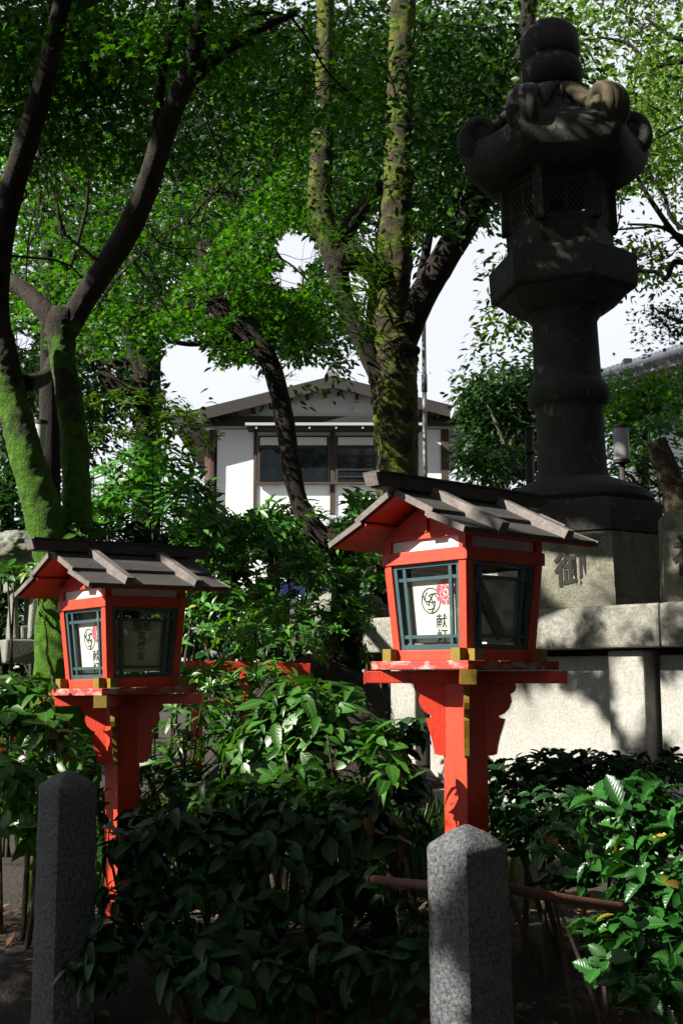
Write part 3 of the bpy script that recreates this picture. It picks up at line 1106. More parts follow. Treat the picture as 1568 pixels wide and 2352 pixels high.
# fire box: hexagonal frame with openings
Rf = 131 * m_px
z_f0, z_f1 = Z(592), Z(405)
MB().poly([(z_f0, Rf * .97, 0), (Z(545), Rf * .98, 0), (Z(540), Rf * .94, 0)], phiB, 36).build('fire_box_base', M['oldstone'], SL, auto=30)
MB().poly([(Z(440), Rf * .99, 0), (Z(400), Rf * 1.02, 0)], phiB, 36).build('fire_box_lintel', M['oldstone'], SL, auto=30)
for i in range(6):
    a = phiB + i * math.pi / 3
    p = Vector((math.cos(a), math.sin(a), 0)) * Rf * .95
    MB().box((p.x, p.y, (Z(541) + Z(439)) / 2), (.075, .075, Z(439) - Z(541)), a).build('fire_box_post', M['oldstone'], SL, bevel=.006)
    am = a + math.pi / 6
    nn = Vector((math.cos(am), math.sin(am), 0))
    tt = Vector((-nn.y, nn.x, 0))
    apf = Rf * .95 * math.cos(math.pi / 6)
    w = Rf * .95 / 2
    # stone surround leaving a window opening
    zb0, zb1 = Z(541), Z(439)
    c = nn * apf
    wn_ = MB()
    for (u0, u1_, v0, v1) in ((-1, -.68, 0, 1), (.68, 1, 0, 1), (-.68, .68, 0, .16), (-.68, .68, .86, 1), (-.04, .04, .16, .86)):
        q0, q1 = c + tt * (u0 * w), c + tt * (u1_ * w)
        zA, zB = zb0 + (zb1 - zb0) * v0, zb0 + (zb1 - zb0) * v1
        th = .025 if abs(u0) == .04 else .05
        wn_.hexa([q0 + Vector((0, 0, zA)) - nn * th, q1 + Vector((0, 0, zA)) - nn * th, q1 + Vector((0, 0, zA)), q0 + Vector((0, 0, zA))][::-1],
                 [q0 + Vector((0, 0, zB)) - nn * th, q1 + Vector((0, 0, zB)) - nn * th, q1 + Vector((0, 0, zB)), q0 + Vector((0, 0, zB))][::-1])
    wo_ = wn_.build('fire_box_window', M['oldstone'], SL)
    # wire netting
    ms = MB()
    off = nn * (apf + .012)
    zz0, zz1 = Z(536), Z(444)
    nx, nz = 9, 11
    for i2 in range(-nz, nx + 1):
        pass
    stepx = 2 * w * .9 / nx
    for r in range(nz):
        for c2 in range(nx):
            x0 = -w * .9 + c2 * stepx + (stepx / 2 if r % 2 else 0)
            za = zz0 + (zz1 - zz0) * r / nz
            zb2 = zz0 + (zz1 - zz0) * (r + 1) / nz
            for s in (-1, 1):
                p0 = off + tt * x0 + Vector((0, 0, za))
                p1 = off + tt * (x0 + s * stepx / 2) + Vector((0, 0, zb2))
                if abs(x0 + s * stepx / 2) < w * .95:
                    ms.bar(p0, p1, .0022, .0022, nn)
    ms.build('wire_netting', M['mesh'], wo_)
# roof with corner scrolls
Rr = 226 * m_px
def roof_mesh():
    mb = MB()
    lv = [(Z(418), .46, 0, .0), (Z(430), .60, .0, .0), (Z(428), .78, .0, .15), (Z(412), .93, .08, .35), (Z(385), 1.0, .1, .6), (Z(350), .98, .12, .8), (Z(333), .90, .08, .8), (Z(322), .76, .0, .6),
          (Z(300), .60, 0, .3), (Z(272), .44, .05, .1), (Z(248), .33, .2, 0), (Z(232), .27, .5, 0), (Z(222), .255, .8, 0), (Z(212), .20, 1, 0)]
    n = 72
    st = math.pi / 3
    V, Fc = [], []
    for (z, r, c, up) in lv:
        for k in range(n):
            a = 2 * math.pi * k / n
            m = (a % st) - st / 2
            cw = (abs(m) / (st / 2)) ** 3
            hr = Rr * r * math.cos(st / 2) / math.cos(m)
            rr = (hr * (1 - c) + Rr * r * c) * (1 - .05 * (1 - cw) * up)
            zz = z + (up * .11 * cw if r > .5 else 0) + (.025 * cw if .25 < r < .7 else 0)
            V.append((rr * math.cos(a + phiB), rr * math.sin(a + phiB), zz))
    for i in range(len(lv) - 1):
        for k in range(n):
            a, b = i * n + k, i * n + (k + 1) % n
            Fc.append((a, b, b + n, a + n))
    Fc.append(tuple(range(n - 1, -1, -1)))
    Fc.append(tuple(range((len(lv) - 1) * n, len(lv) * n)))
    return mb.add(V, Fc)


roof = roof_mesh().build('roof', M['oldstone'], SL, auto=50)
for i in range(6):
    a = phiB + i * math.pi / 3
    d = Vector((math.cos(a), math.sin(a), 0))
    t = Vector((-d.y, d.x, 0))
    pts, rad = [], []
    for r, y in ((.30, 240), (.45, 268), (.60, 300), (.74, 322)):
        pts.append((Rr * r, Z(y) + .03)); rad.append(.05)
    cx_, cz_ = Rr * .74, Z(325) + .035
    for q in range(13):
        th = R_(-95 + q * 32)
        rr = .132 - q * .0085
        pts.append((cx_ + .03 + rr * math.cos(th), cz_ + rr * 1.15 * math.sin(th))); rad.append(.068 - q * .0018)
    mb = MB()
    P3 = [d * r + Vector((0, 0, z)) for r, z in pts]
    for off_, rs in ((-.055, .85), (-.02, 1.0), (.02, 1.0), (.055, .85)):
        mb.tube([p + t * off_ for p in P3], [x * rs for x in rad], 9, seg=2)
    hub = d * (cx_ + .03) + Vector((0, 0, cz_))
    mb.tube([hub - t * .085, hub - t * .07, hub + t * .07, hub + t * .085], [.05, .085, .085, .05], 14)
    mb.build('corner_scroll', M['oldstone'] if i not in (0,) else M['sunlit_lichen'], SL, smooth=True)  # sunlight on the one lit scroll is given by a paler ochre
fin = [(Z(214), 40, 1), (Z(212), 58, 1), (Z(200), 70, 1), (Z(186), 76, 1), (Z(168), 77, 1), (Z(156), 72, 1), (Z(148), 66, 1), (Z(143), 66, 1)]
MB().poly([(z, r * m_px, c) for z, r, c in fin], 0, 36).build('finial_cup', M['oldstone'], SL, auto=45)
MB().poly([(Z(226), 62 * m_px, 1), (Z(222), 64 * m_px, 1), (Z(208), 56 * m_px, 1)], 0, 36).build('finial_neck', M['sunlit_lichen'], SL, auto=45)
jw = [(Z(146), 64, 1), (Z(140), 70, 1), (Z(115), 73, 1), (Z(90), 71, 1), (Z(74), 62, 1), (Z(64), 48, 1), (Z(57), 28, 1), (Z(50), 8, 1)]
MB().poly([(z, r * m_px, c) for z, r, c in jw], 0, 36).build('finial_jewel', M['oldstone'], SL, auto=60)

# second pedestal at the right edge
ax2 = W(1625, 1380, 7.15)
SP = empty('stone_pedestal', (ax2.x, ax2.y, zc1 + .001), 'pale carved hexagonal pedestal cut off by the right edge, next to the tall stone lantern', 'pedestal')
hh = zy(1178, 7.15) - zc1
b2 = MB().poly([(0, .30, .02), (.02, .302, .02), (hh - .03, .30, .02), (hh, .27, .03)], math.atan2(-ax2.y, -ax2.x) + R_(10), 36).build('block', M['basestone'], SP, auto=35)
tc2 = math.atan2(-ax2.y, -ax2.x)
fn2 = Vector((math.cos(tc2 + R_(-20)), math.sin(tc2 + R_(-20)), 0))
engraving('神', fn2 * (.30 * math.cos(math.pi / 6) + .001) + Vector((0, 0, hh * .52)), fn2, .22, b2)

# ================================================================== SMALL LEFT STONE LANTERN
DS = 7.6
def yl(y): return zy(y, DS)
ls = W(62, 1500, DS)
SLx = empty('rough_stone_lantern', (ls.x, ls.y, ground_h(ls.x, ls.y) - .03), 'small rough stone lantern with boulder roof behind the left red lantern', 'stone lantern')
b0 = SLx.location
mp2 = DS / F_PX
def lb(name, x0, x1, y0, y1, dep, m, jit=.02, rz=R_(25)):
    a, b = W(x0, y1, DS), W(x1, y0, DS)
    c = ((a.x + b.x) / 2 - b0.x, 0, (a.z + b.z) / 2 - b0.z)
    mb = MB().box(c, (b.x - a.x, dep, b.z - a.z), rz)
    mb.v = [(x + jit * mnoise.noise(Vector((x * 7, y * 7, z * 7))), y + jit * mnoise.noise(Vector((x * 7 + 9, y * 7, z * 7))), z) for x, y, z in mb.v]
    return mb.build(name, m, SLx, bevel=.012)
lb('foot', 40, 150, 1570, 1960, .28, M['wallstone'])
lb('shelf_slab', 2, 132, 1470, 1524, .36, M['greystone'])
for (x0, x1) in ((22, 40), (62, 124)):
    lb('light_chamber_wall', x0, x1, 1362, 1469, .30 if x0 > 50 else .2, M['greystone'])
lb('light_chamber_sill', 41, 61, 1438, 1469, .2, M['greystone'])
lb('light_chamber_lintel', 18, 128, 1325, 1361, .34, M['greystone'])
def boulder(name, c, r, m, parent=None, off=None, seed=0, sub=4):
    import bmesh
    bm = bmesh.new()
    bmesh.ops.create_icosphere(bm, subdivisions=sub, radius=1)
    for v in bm.verts:
        q = v.co * 1.3 + Vector((seed * 3.1, seed, 0))
        k = 1 + .22 * mnoise.noise(q) + .14 * mnoise.noise(q * 2.6) + .05 * mnoise.noise(q * 7) + .02 * mnoise.noise(q * 18)
        v.co = Vector((v.co.x * r[0], v.co.y * r[1], v.co.z * r[2])) * k
    me = bpy.data.meshes.new(name)
    bm.to_mesh(me); bm.free()
    me.polygons.foreach_set('use_smooth', [True] * len(me.polygons))
    me.materials.append(m)
    o = bpy.data.objects.new(name, me)
    link(o, parent)
    o.location = Vector(c) - (Vector(off) if off is not None else Vector((0, 0, 0)))
    return o
c_ = W(48, 1272, DS)
boulder('boulder_roof', (c_.x - .04, c_.y + .02, c_.z), (.21, .22, .15), M['greystone'], SLx, b0, 3, 5)

# ================================================================== HOUSES, POLE, LAMPS
DH = 24.0
H = empty('house', (W(760, 1300, DH).x, DH, 0), 'white plaster house with low gable roof behind the trees', 'house')
ho = H.location
def hbx(name, m, x0, y0, x1, y1, dn, df, parent=H):
    a, b = W(x0, y1, DH), W(x1, y0, DH)
    mb = MB().box(((a.x + b.x) / 2 - ho.x, (dn + df) / 2, (a.z + b.z) / 2), (b.x - a.x, df - dn, b.z - a.z))
    return mb.build(name, m, parent)
hbx('wall', M['plaster'], 492, 985, 1015, 1460, .07, 5.0)
hbx('side_wall', M['siding'], 452, 985, 480, 1460, .9, 5.0)
# gable wall
gw = [W(470, 982, DH), W(1045, 982, DH), W(1000, 935, DH), W(765, 885, DH), W(520, 945, DH)]
MB().prism([(p.x - ho.x, 0, p.z) for p in gw], (0, .06, 0), (0, .25, 0)).build('gable_wall', M['gableplaster'], H)
tb = hbx('tie_beam', M['darktimber'], 470, 958, 1045, 978, -.10, .05)
for (x0, x1) in ((480, 492), (580, 590), (757, 769), (1015, 1030)):
    hbx('timber_post', M['timber'], x0, 985, x1, 1240, .035, .068)
# roof slopes
apx, lft, rgt = W(765, 872, DH), W(395, 966, DH), W(1098, 958, DH)
for e, s in ((lft, -1), (rgt, 1)):
    b = [(apx.x - ho.x, -.3, apx.z - .16), (e.x - ho.x, -.3, e.z - .12), (e.x - ho.x, 6.0, e.z - .12), (apx.x - ho.x, 6.0, apx.z - .16)]
    t = [(x, y, z + .16) for x, y, z in b]
    if s > 0: b, t = b, t
    rf = MB().hexa(b if s < 0 else b[::-1], t if s < 0 else t[::-1]).build('roof_slope', M['rooftile'], H)
    MB().bar((apx.x - ho.x, -.34, apx.z - .13), (e.x - ho.x, -.34, e.z - .11), .05, .24).build('barge_board', M['darktimber'], rf)
    for j in range(9):
        f = j / 9 + .05
        MB().bar((apx.x * (1 - f) + e.x * f - ho.x, -.28, apx.z * (1 - f) + e.z * f - .24), (apx.x * (1 - f) + e.x * f - ho.x, .06, apx.z * (1 - f) + e.z * f - .24), .07, .10).build('rafter', M['darktimber'], rf)
MB().bar((apx.x - ho.x, -.35, apx.z + .03), (apx.x - ho.x, 6, apx.z + .03), .28, .12).build('ridge_tile', M['rooftile'], H)
oa = W(762, 862, DH)
MB().tube([(oa.x - ho.x - .09, -.3, oa.z - .08), (oa.x - ho.x - .08, -.3, oa.z + .06), (oa.x - ho.x, -.3, oa.z + .12), (oa.x - ho.x + .09, -.3, oa.z + .05), (oa.x - ho.x + .1, -.3, oa.z - .08)], [.045, .05, .05, .05, .04], 8, seg=4).build('ridge_end_ornament', M['tileend'], H, smooth=True)
# window awning with gutter
hbx('awning', M['darktimber'], 570, 987.5, 968, 991, -.37, .1)
gt = hbx('gutter', M['gutter'], 567, 981, 970, 987, -.45, -.36)
for j in range(7):
    hbx('gutter_bracket', M['gutter'], 590 + j * 60, 988, 594 + j * 60, 994, -.43, -.38, gt)
# windows
for (x0, x1) in ((592, 755), (771, 862), (866, 960)):
    fr = hbx('window', M['timber'], x0, 1000, x1, 1112, .02, .06)
    hbx('pane', M['gableplaster'], x0 + 5, 1004, x1 - 5, 1022, .008, .018, fr)
    hbx('pane', M['wglass'], x0 + 4, 1030, x1 - 4, 1106, .008, .018, fr)
    if x0 > 700:
        for yy in (1046, 1062, 1078, 1094):
            hbx('slat', M['darktimber'], x0 + 5, yy, x1 - 5, yy + 2.5, -.012, .006, fr)
hbx('window_sill', M['timber'], 588, 1108, 965, 1113, -.06, .019)
hbx('lower_rail', M['gutter'], 560, 1186, 1010, 1192, -.2, .034)
hbx('lower_eave', M['plaster'], 560, 1228, 860, 1252, -.6, .034)
hbx('lower_eave_edge', M['timber'], 558, 1252.5, 862, 1256, -.62, .034)
hbx('corner_block', M['plaster'], 1031, 955, 1041, 969, -.9, -.3)
hbx('downpipe', M['gutter'], 472, 985, 477, 1300, -.1, -.02)

# tiled house at right
DT = 22.0
HT = empty('tiled_house', (W(1560, 1000, DT).x, DT, 0), 'house with grey tiled roof at the right edge beside the stone lantern', 'house')
to_ = HT.location
e0, e1 = W(1370, 876, DT), W(1700, 778, DT - 2.5)      # eave line
r0, r1 = W(1372, 858, DT + .8), W(1700, 752, DT + 1.6)       # upper line
def lo(p): return p - to_
e0, e1, r0, r1 = [lo(p) for p in (e0, e1, r0, r1)]
th = Vector((0, 0, .14))
rf = MB().hexa([e0 - th, e1 - th, r1 - th, r0 - th], [e0, e1, r1, r0]).build('roof', M['rooftile'], HT)
for j in range(34):
    f = (j + .5) / 34
    a, b = e0.lerp(e1, f), r0.lerp(r1, f)
    t_ = MB().tube([a + Vector((0, 0, .02)), b + Vector((0, 0, .02))], [.055, .055], 8).build('roof_tile', M['rooftile'], rf, smooth=True)
    o_ = (a - b).normalized()
    MB().tube([a + Vector((0, 0, .02)) + o_ * .001, a + Vector((0, 0, .02)) + o_ * .03], [.062, .062], 10).build('tile_end', M['tileend'], rf)
MB().bar(e0 - Vector((0, 0, .20)), e1 - Vector((0, 0, .20)), .06, .12).build('fascia', M['siding'], HT)
MB().hexa([e0 + Vector((0, .1, -.28)), e1 + Vector((0, .1, -.28)), e1 + Vector((0, 2.5, -.28)), e0 + Vector((0, 2.5, -.28))], [e0 + Vector((0, .1, -.26)), e1 + Vector((0, .1, -.26)), e1 + Vector((0, 2.5, -.26)), e0 + Vector((0, 2.5, -.26))]).build('soffit', M['darktimber'], HT)
a, b = W(1490, 1150, DT), W(1720, 880, DT)
MB().box(((a.x + b.x) / 2 - to_.x, 1.2, (a.z + b.z) / 2 - .0), (b.x - a.x, 1.6, b.z - a.z + .6)).build('wall', M['plaster'], HT)
for xx in (1540, 1566):
    p, q = W(xx, 990, DT), W(xx + 3, 890, DT)
    MB().box(((p.x + q.x) / 2 - to_.x, .36, (p.z + q.z) / 2), (q.x - p.x, .05, q.z - p.z)).build('wall_post', M['timber'], HT)
p = W(1457, 826, DT)
MB().box(lo(Vector((p.x, p.y + .6, p.z))), (.16, .16, .34)).build('roof_vent', M['metal'], HT)

# low blue-grey roof seen behind the leaning stump
DRf = 12.0
g = empty('low_roof', (W(1560, 1160, DRf).x, DRf, 0), 'low bluish grey roof behind the leaning stump at right', 'roof')
go = g.location
a, b, c, d = W(1470, 1170, DRf), W(1640, 1158, DRf - .5), W(1640, 1112, DRf + .9), W(1505, 1140, DRf + 1.1)
MB().hexa([p - go - Vector((0, 0, .06)) for p in (a, b, c, d)], [p - go for p in (a, b, c, d)]).build('roof_sheet', M['rooftile'], g)
for j in range(5):
    f = j / 5 + .1
    MB().bar(a.lerp(b, f) - go + Vector((0, 0, .015)), d.lerp(c, f) - go + Vector((0, 0, .015)), .03, .03).build('roof_seam', M['rooftile'], g)
for x_ in (1500, 1600):
    p = W(x_, 1165, DRf + .3)
    MB().box((p.x - go.x, p.y - go.y, (p.z - .1) / 2), (.1, .1, p.z - .1)).build('post', M['darktimber'], g)

# flag pole
DP = 14.0
p0, p1 = W(976, 1080, DP), W(977, 640, DP)
pole = empty('flag_pole', (p0.x, DP, .45), 'tall grey steel pole beside the thick central trunk', 'pole')
MB().tube([(0, 0, -.1), (0, 0, p1.z - .45)], [.030, .026], 14).build('shaft', M['metal'], pole, smooth=True)
MB().tube([(0, 0, p1.z - .46), (0, 0, p1.z - .40)], [.04, .02], 12).build('cap', M['metal'], pole, smooth=True)
MB().tube([(0, 0, W(976, 900, DP).z - .45), (0, 0, W(976, 860, DP).z - .45)], [.036, .036], 12).build('collar', M['metal'], pole, smooth=True)


def lamp(x, y0, y1, D, wtop, wbot, label, lean):
    p = W(x, y1, D)
    L = empty('post_lamp', (p.x, D, .4), label, 'lamp', 'white cylinder lamps on posts')
    zt, zb_ = zy(y0, D) - .4, zy(y1, D) - .4
    k = D / F_PX
    MB().tube([(0, 0, zb_), (0, 0, (zb_ + zt) / 2), (0, 0, zt)], [wbot * k / 2, (wbot + wtop) * k / 4, wtop * k / 2], 20).build('shade', M['lampwhite'], L, auto=40)
    MB().tube([(0, 0, zt + .002), (0, 0, zt + .03)], [wtop * k / 2 * 1.08] * 2, 20).build('lid', M['darktimber'], L, auto=40)
    MB().tube([(0, 0, zb_ - .03), (0, 0, zb_ - .002)], [wbot * k / 2 * 1.08] * 2, 20).build('lower_ring', M['darktimber'], L, auto=40)
    MB().tube([(0, 0, -.1), (0, 0, zb_ - .03)], [wbot * k * .18] * 2, 10).build('post', M['darktimber'], L, smooth=True)


lamp(1427, 985, 1056, 10.5, 36, 38, 'white cylinder lamp on a dark post right of the stone lantern shaft', 0)
lamp(90, 976, 1048, 8.4, 34, 26, 'white tapering lamp behind the leaning mossy trunk at left', 0)
pp_ = W(1217, 1090, 11.5)
dp = MB().tube([(pp_.x, 11.5, .3), (pp_.x, 11.5, zy(985, 11.5))], [.045, .045], 10)
o = dp.tube([(pp_.x, 11.5, zy(985, 11.5)), (pp_.x, 11.5, zy(978, 11.5))], [.055, .02], 10).tube([(pp_.x, 11.5, zy(1042, 11.5)), (pp_.x, 11.5, zy(1036, 11.5))], [.055, .055], 10).build('dark_post', M['darktimber'], smooth=True)
tag(o, 'thin dark post just left of the stone lantern shaft', 'post')

# red rails in the shrubs, sign, rocks
def red_rail(x0, x1, y0, y1, D, label, lo_=0):
    p, q = W(x0, y0, D), W(x1, y1, D + .15)
    F = empty('red_railing', (p.x, p.y, ground_h(p.x, p.y)), label, 'railing')
    o0 = F.location
    MB().bar(p - o0, q - o0, .05, .075).build('rail', M['red'], F, bevel=.004)
    for f in (.1, .48, .86):
        c = p.lerp(q, f) - o0
        MB().box((c.x, c.y + .002, c.z / 2 - .06), (.075, .06, c.z + .12)).build('post', M['red'], F, bevel=.004)
    MB().bar(p - o0 - Vector((0, 0, .25)), q - o0 - Vector((0, 0, .25)), .04, .05).build('lower_rail', M['red'], F, bevel=.004)


red_rail(425, 712, 1530, 1536, 8.0, 'low red railing half hidden in the shrubs between the two red lanterns')
red_rail(-60, 60, 1580, 1577, 7.6, 'red railing end at the far left edge behind the shrubs')
p = W(672, 1352, 9.4)
bs = empty('blue_board', (p.x, p.y, ground_h(p.x, p.y)), 'small blue board glimpsed through the shrubs in the middle', 'sign')
MB().box((0, 0, p.z - ground_h(p.x, p.y)), (.20, .02, .10)).build('panel', M['bluesign'], bs)
MB().box((0, .03, (p.z - ground_h(p.x, p.y)) / 2 - .1), (.04, .04, p.z - ground_h(p.x, p.y) + .1)).build('post', M['metal'], bs)
for i, (x, y, D, r, lab) in enumerate(((775, 1410, 9.4, (.24, .2, .17), 'brown boulder under the shrub left of the larger red lantern'),
                                       (835, 1405, 9.3, (.2, .18, .13), 'grey boulder touching the left end of the platform wall'),
                                       (790, 1300, 9.6, (.14, .13, .10), 'pale rock above the boulders behind the larger red lantern'))):
    p = W(x, y, D)
    o = boulder('boulder', p, r, M['greystone'], seed=i + 11)
    tag(o, lab, 'boulder', 'garden boulders')


# ================================================================== VEGETATION
def Wn(x, y, D):
    a = (np.asarray(x, float) - CX) / F_PX
    b = (CY - np.asarray(y, float)) / F_PX
    t = D / (cP - b * sP)
    return np.stack([a * t, np.broadcast_to(D, a.shape) * 1.0, EYE + t * (sP + b * cP)], -1)


SUNV = np.array(SUN)
# places kept sunlit by leaving leaves out of the crowns: (point, point, radius)
LIT = []
def lit(x0, y0, D0, x1, y1, D1, r):
    LIT.append((np.array(W(x0, y0, D0)), np.array(W(x1, y1, D1)), r))
lit(900, 1200, 4.1, 1000, 1560, 4.1, .24)
lit(1000, 1150, 4.1, 1300, 1200, 4.2, .17)
lit(1040, 1600, 4.1, 1045, 1880, 4.1, .10)
lit(190, 1360, 5.0, 190, 1580, 5.0, .07)
lit(235, 1640, 5.0, 250, 2010, 5.0, .10)
lit(140, 740, 7, 175, 1100, 7, .20)
lit(20, 930, 6.8, 100, 1250, 6.8, .22)
lit(190, 690, 7, 260, 590, 7, .16)
lit(20, 640, 7, 120, 720, 7, .12)
lit(900, 1580, 8.2, 940, 1790, 8.2, .3)
lit(1150, 1600, 7.5, 1230, 1690, 7.4, .13)
lit(1300, 1640, 7.2, 1320, 1700, 7.2, .10)
lit(1390, 1560, 6.8, 1470, 1560, 6.7, .06)
lit(480, 1350, 6.8, 760, 1500, 6.8, .45)
lit(560, 1580, 4.7, 800, 1600, 4.7, .22)
lit(400, 1700, 5.0, 520, 1640, 5.2, .25)
lit(280, 1120, 8, 430, 1150, 8, .5)
lit(200, 620, 8.5, 560, 600, 8.5, .8)
lit(735, 400, 11, 735, 560, 11, .35)
lit(915, 120, 11, 880, 800, 11, .30)
lit(500, 1050, 24, 850, 1150, 24, 2.5)
lit(1035, 2260, 2.95, 1050, 2400, 2.95, .07)
lit(1400, 1850, 3.4, 1500, 1960, 3.4, .16)
lit(1440, 2050, 3.3, 1540, 2320, 3.3, .14)
lit(1340, 2140, 3.4, 1360, 2160, 3.4, .10)
lit(1300, 1320, 7.4, 1390, 1300, 7.4, .15)
lit(40, 1230, 7.6, 110, 1420, 7.6, .14)
lit(110, 1620, 7.6, 130, 1780, 7.6, .14)
lit(1440, 240, 7.6, 1450, 260, 7.6, .12)
lit(1500, 120, 11, 1540, 200, 12, 1.0)


LITOFF = []
def litoff(x0, y0, D0, x1, y1, D1, r):
    LITOFF.append((np.array(W(x0, y0, D0)), np.array(W(x1, y1, D1)), r))
litoff(60, 640, 8.4, 640, 640, 8.6, .9)
litoff(100, 420, 8.4, 600, 440, 8.6, .7)
litoff(1290, 1440, 7.3, 1310, 1440, 7.2, .09)
litoff(1420, 1430, 6.9, 1520, 1420, 6.7, .07)
litoff(1430, 1540, 6.9, 1435, 1620, 6.9, .09)
litoff(1530, 1560, 6.7, 1540, 1700, 6.7, .07)
litoff(480, 1400, 6.8, 760, 1450, 6.8, .6)
litoff(450, 1620, 5.4, 700, 1640, 5.2, .35)
litoff(700, 560, 10.8, 930, 560, 10.8, .6)
litoff(1350, 100, 11, 1550, 250, 12, 1.2)
litoff(300, 1050, 11, 450, 1000, 11.5, 1.0)


def sunblocked(P, off=False, pad=0.0):
    """True where a leaf at P would put one of the sunlit places in shade"""
    P = np.asarray(P)
    bad = np.zeros(len(P), bool)
    for a, b, r in (LIT + LITOFF if off else LIT):
        r = r + pad
        d = b - a
        # distance between the line P - t*SUN (t > 0) and the segment a..b: sample the segment
        L_ = np.linalg.norm(d)
        k = max(2, int(L_ / (r * .8)) + 1)
        for f in np.linspace(0, 1, k):
            q = a + d * f
            w = P - q
            t = w @ SUNV
            dist = np.linalg.norm(w - t[:, None] * SUNV, axis=1)
            bad |= (dist < r) & (t > .25)
    return bad


HOLES = [(430, 850, 70, 75), (1110, 700, 105, 190), (1180, 560, 60, 90), (1060, 840, 60, 70), (1480, 700, 110, 110), (1470, 520, 55, 90), (680, 570, 55, 45), (560, 880, 100, 45), (700, 860, 60, 25),
         (1440, 200, 45, 45), (660, 640, 40, 30), (60, 780, 25, 30), (1010, 570, 45, 40), (850, 880, 40, 20), (1440, 130, 30, 30)]


FRONT = [(500, 700, 34, 30), (560, 755, 40, 30), (612, 812, 35, 38), (640, 890, 34, 48), (655, 975, 30, 48), (665, 1065, 28, 50), (686, 1150, 30, 42), (728, 1222, 34, 26)]
STEMS = [(738, 430, 38, 130), (744, 150, 30, 110), (914, 500, 48, 160), (918, 200, 42, 170), (930, 20, 36, 60), (1010, 610, 60, 50), (1080, 480, 50, 60)]


def in_holes(P, g, soft=.35, holes=None):
    x, y, dep = proj(P)
    bad = np.zeros(len(P), bool)
    jit = 1 + soft * (g.random(len(P)) - .5) * 2
    for cx, cy, rx, ry in (holes or HOLES):
        q = ((x - cx) / rx) ** 2 + ((y - cy) / ry) ** 2
        bad |= q < jit
    for cx, cy, rx, ry in FRONT:
        q = ((x - cx) / rx) ** 2 + ((y - cy) / ry) ** 2
        bad |= (q < jit) & (P[:, 1] < 9.05) & (P[:, 1] > 5.5)
    thin = g.random(len(P)) < .8
    for cx, cy, rx, ry in STEMS:
        q = ((x - cx) / rx) ** 2 + ((y - cy) / ry) ** 2
        bad |= (q < jit) & (P[:, 1] < 10.95) & (P[:, 1] > 5.5) & thin
    return bad


def clusters(C, rc, per, size, flat, g, droop=.35, jitter=.55):
    n = len(C)
    k = n * per
    Cc = np.repeat(C, per, 0)
    R = np.repeat(rc, per)
    rr = R * np.sqrt(g.random(k))
    a = g.random(k) * 2 * np.pi
    tilt = np.repeat(g.normal(0, .18, (n, 2)), per, 0)
    ox, oy = rr * np.cos(a), rr * np.sin(a)
    oz = ox * tilt[:, 0] + oy * tilt[:, 1] - droop * rr ** 2 / np.maximum(R, .05) + g.normal(0, flat, k)
    P = Cc + np.stack([ox, oy, oz], -1)
    Y = np.stack([np.cos(a), np.sin(a), -.25 + g.normal(0, .3, k)], -1) + g.normal(0, .45, (k, 3))
    Nn = np.array([0, 0, 1.0]) + g.normal(0, jitter, (k, 3))
    S = size * g.uniform(.65, 1.25, k)
    return P, frames(Y, Nn), S


ALLTREES = []


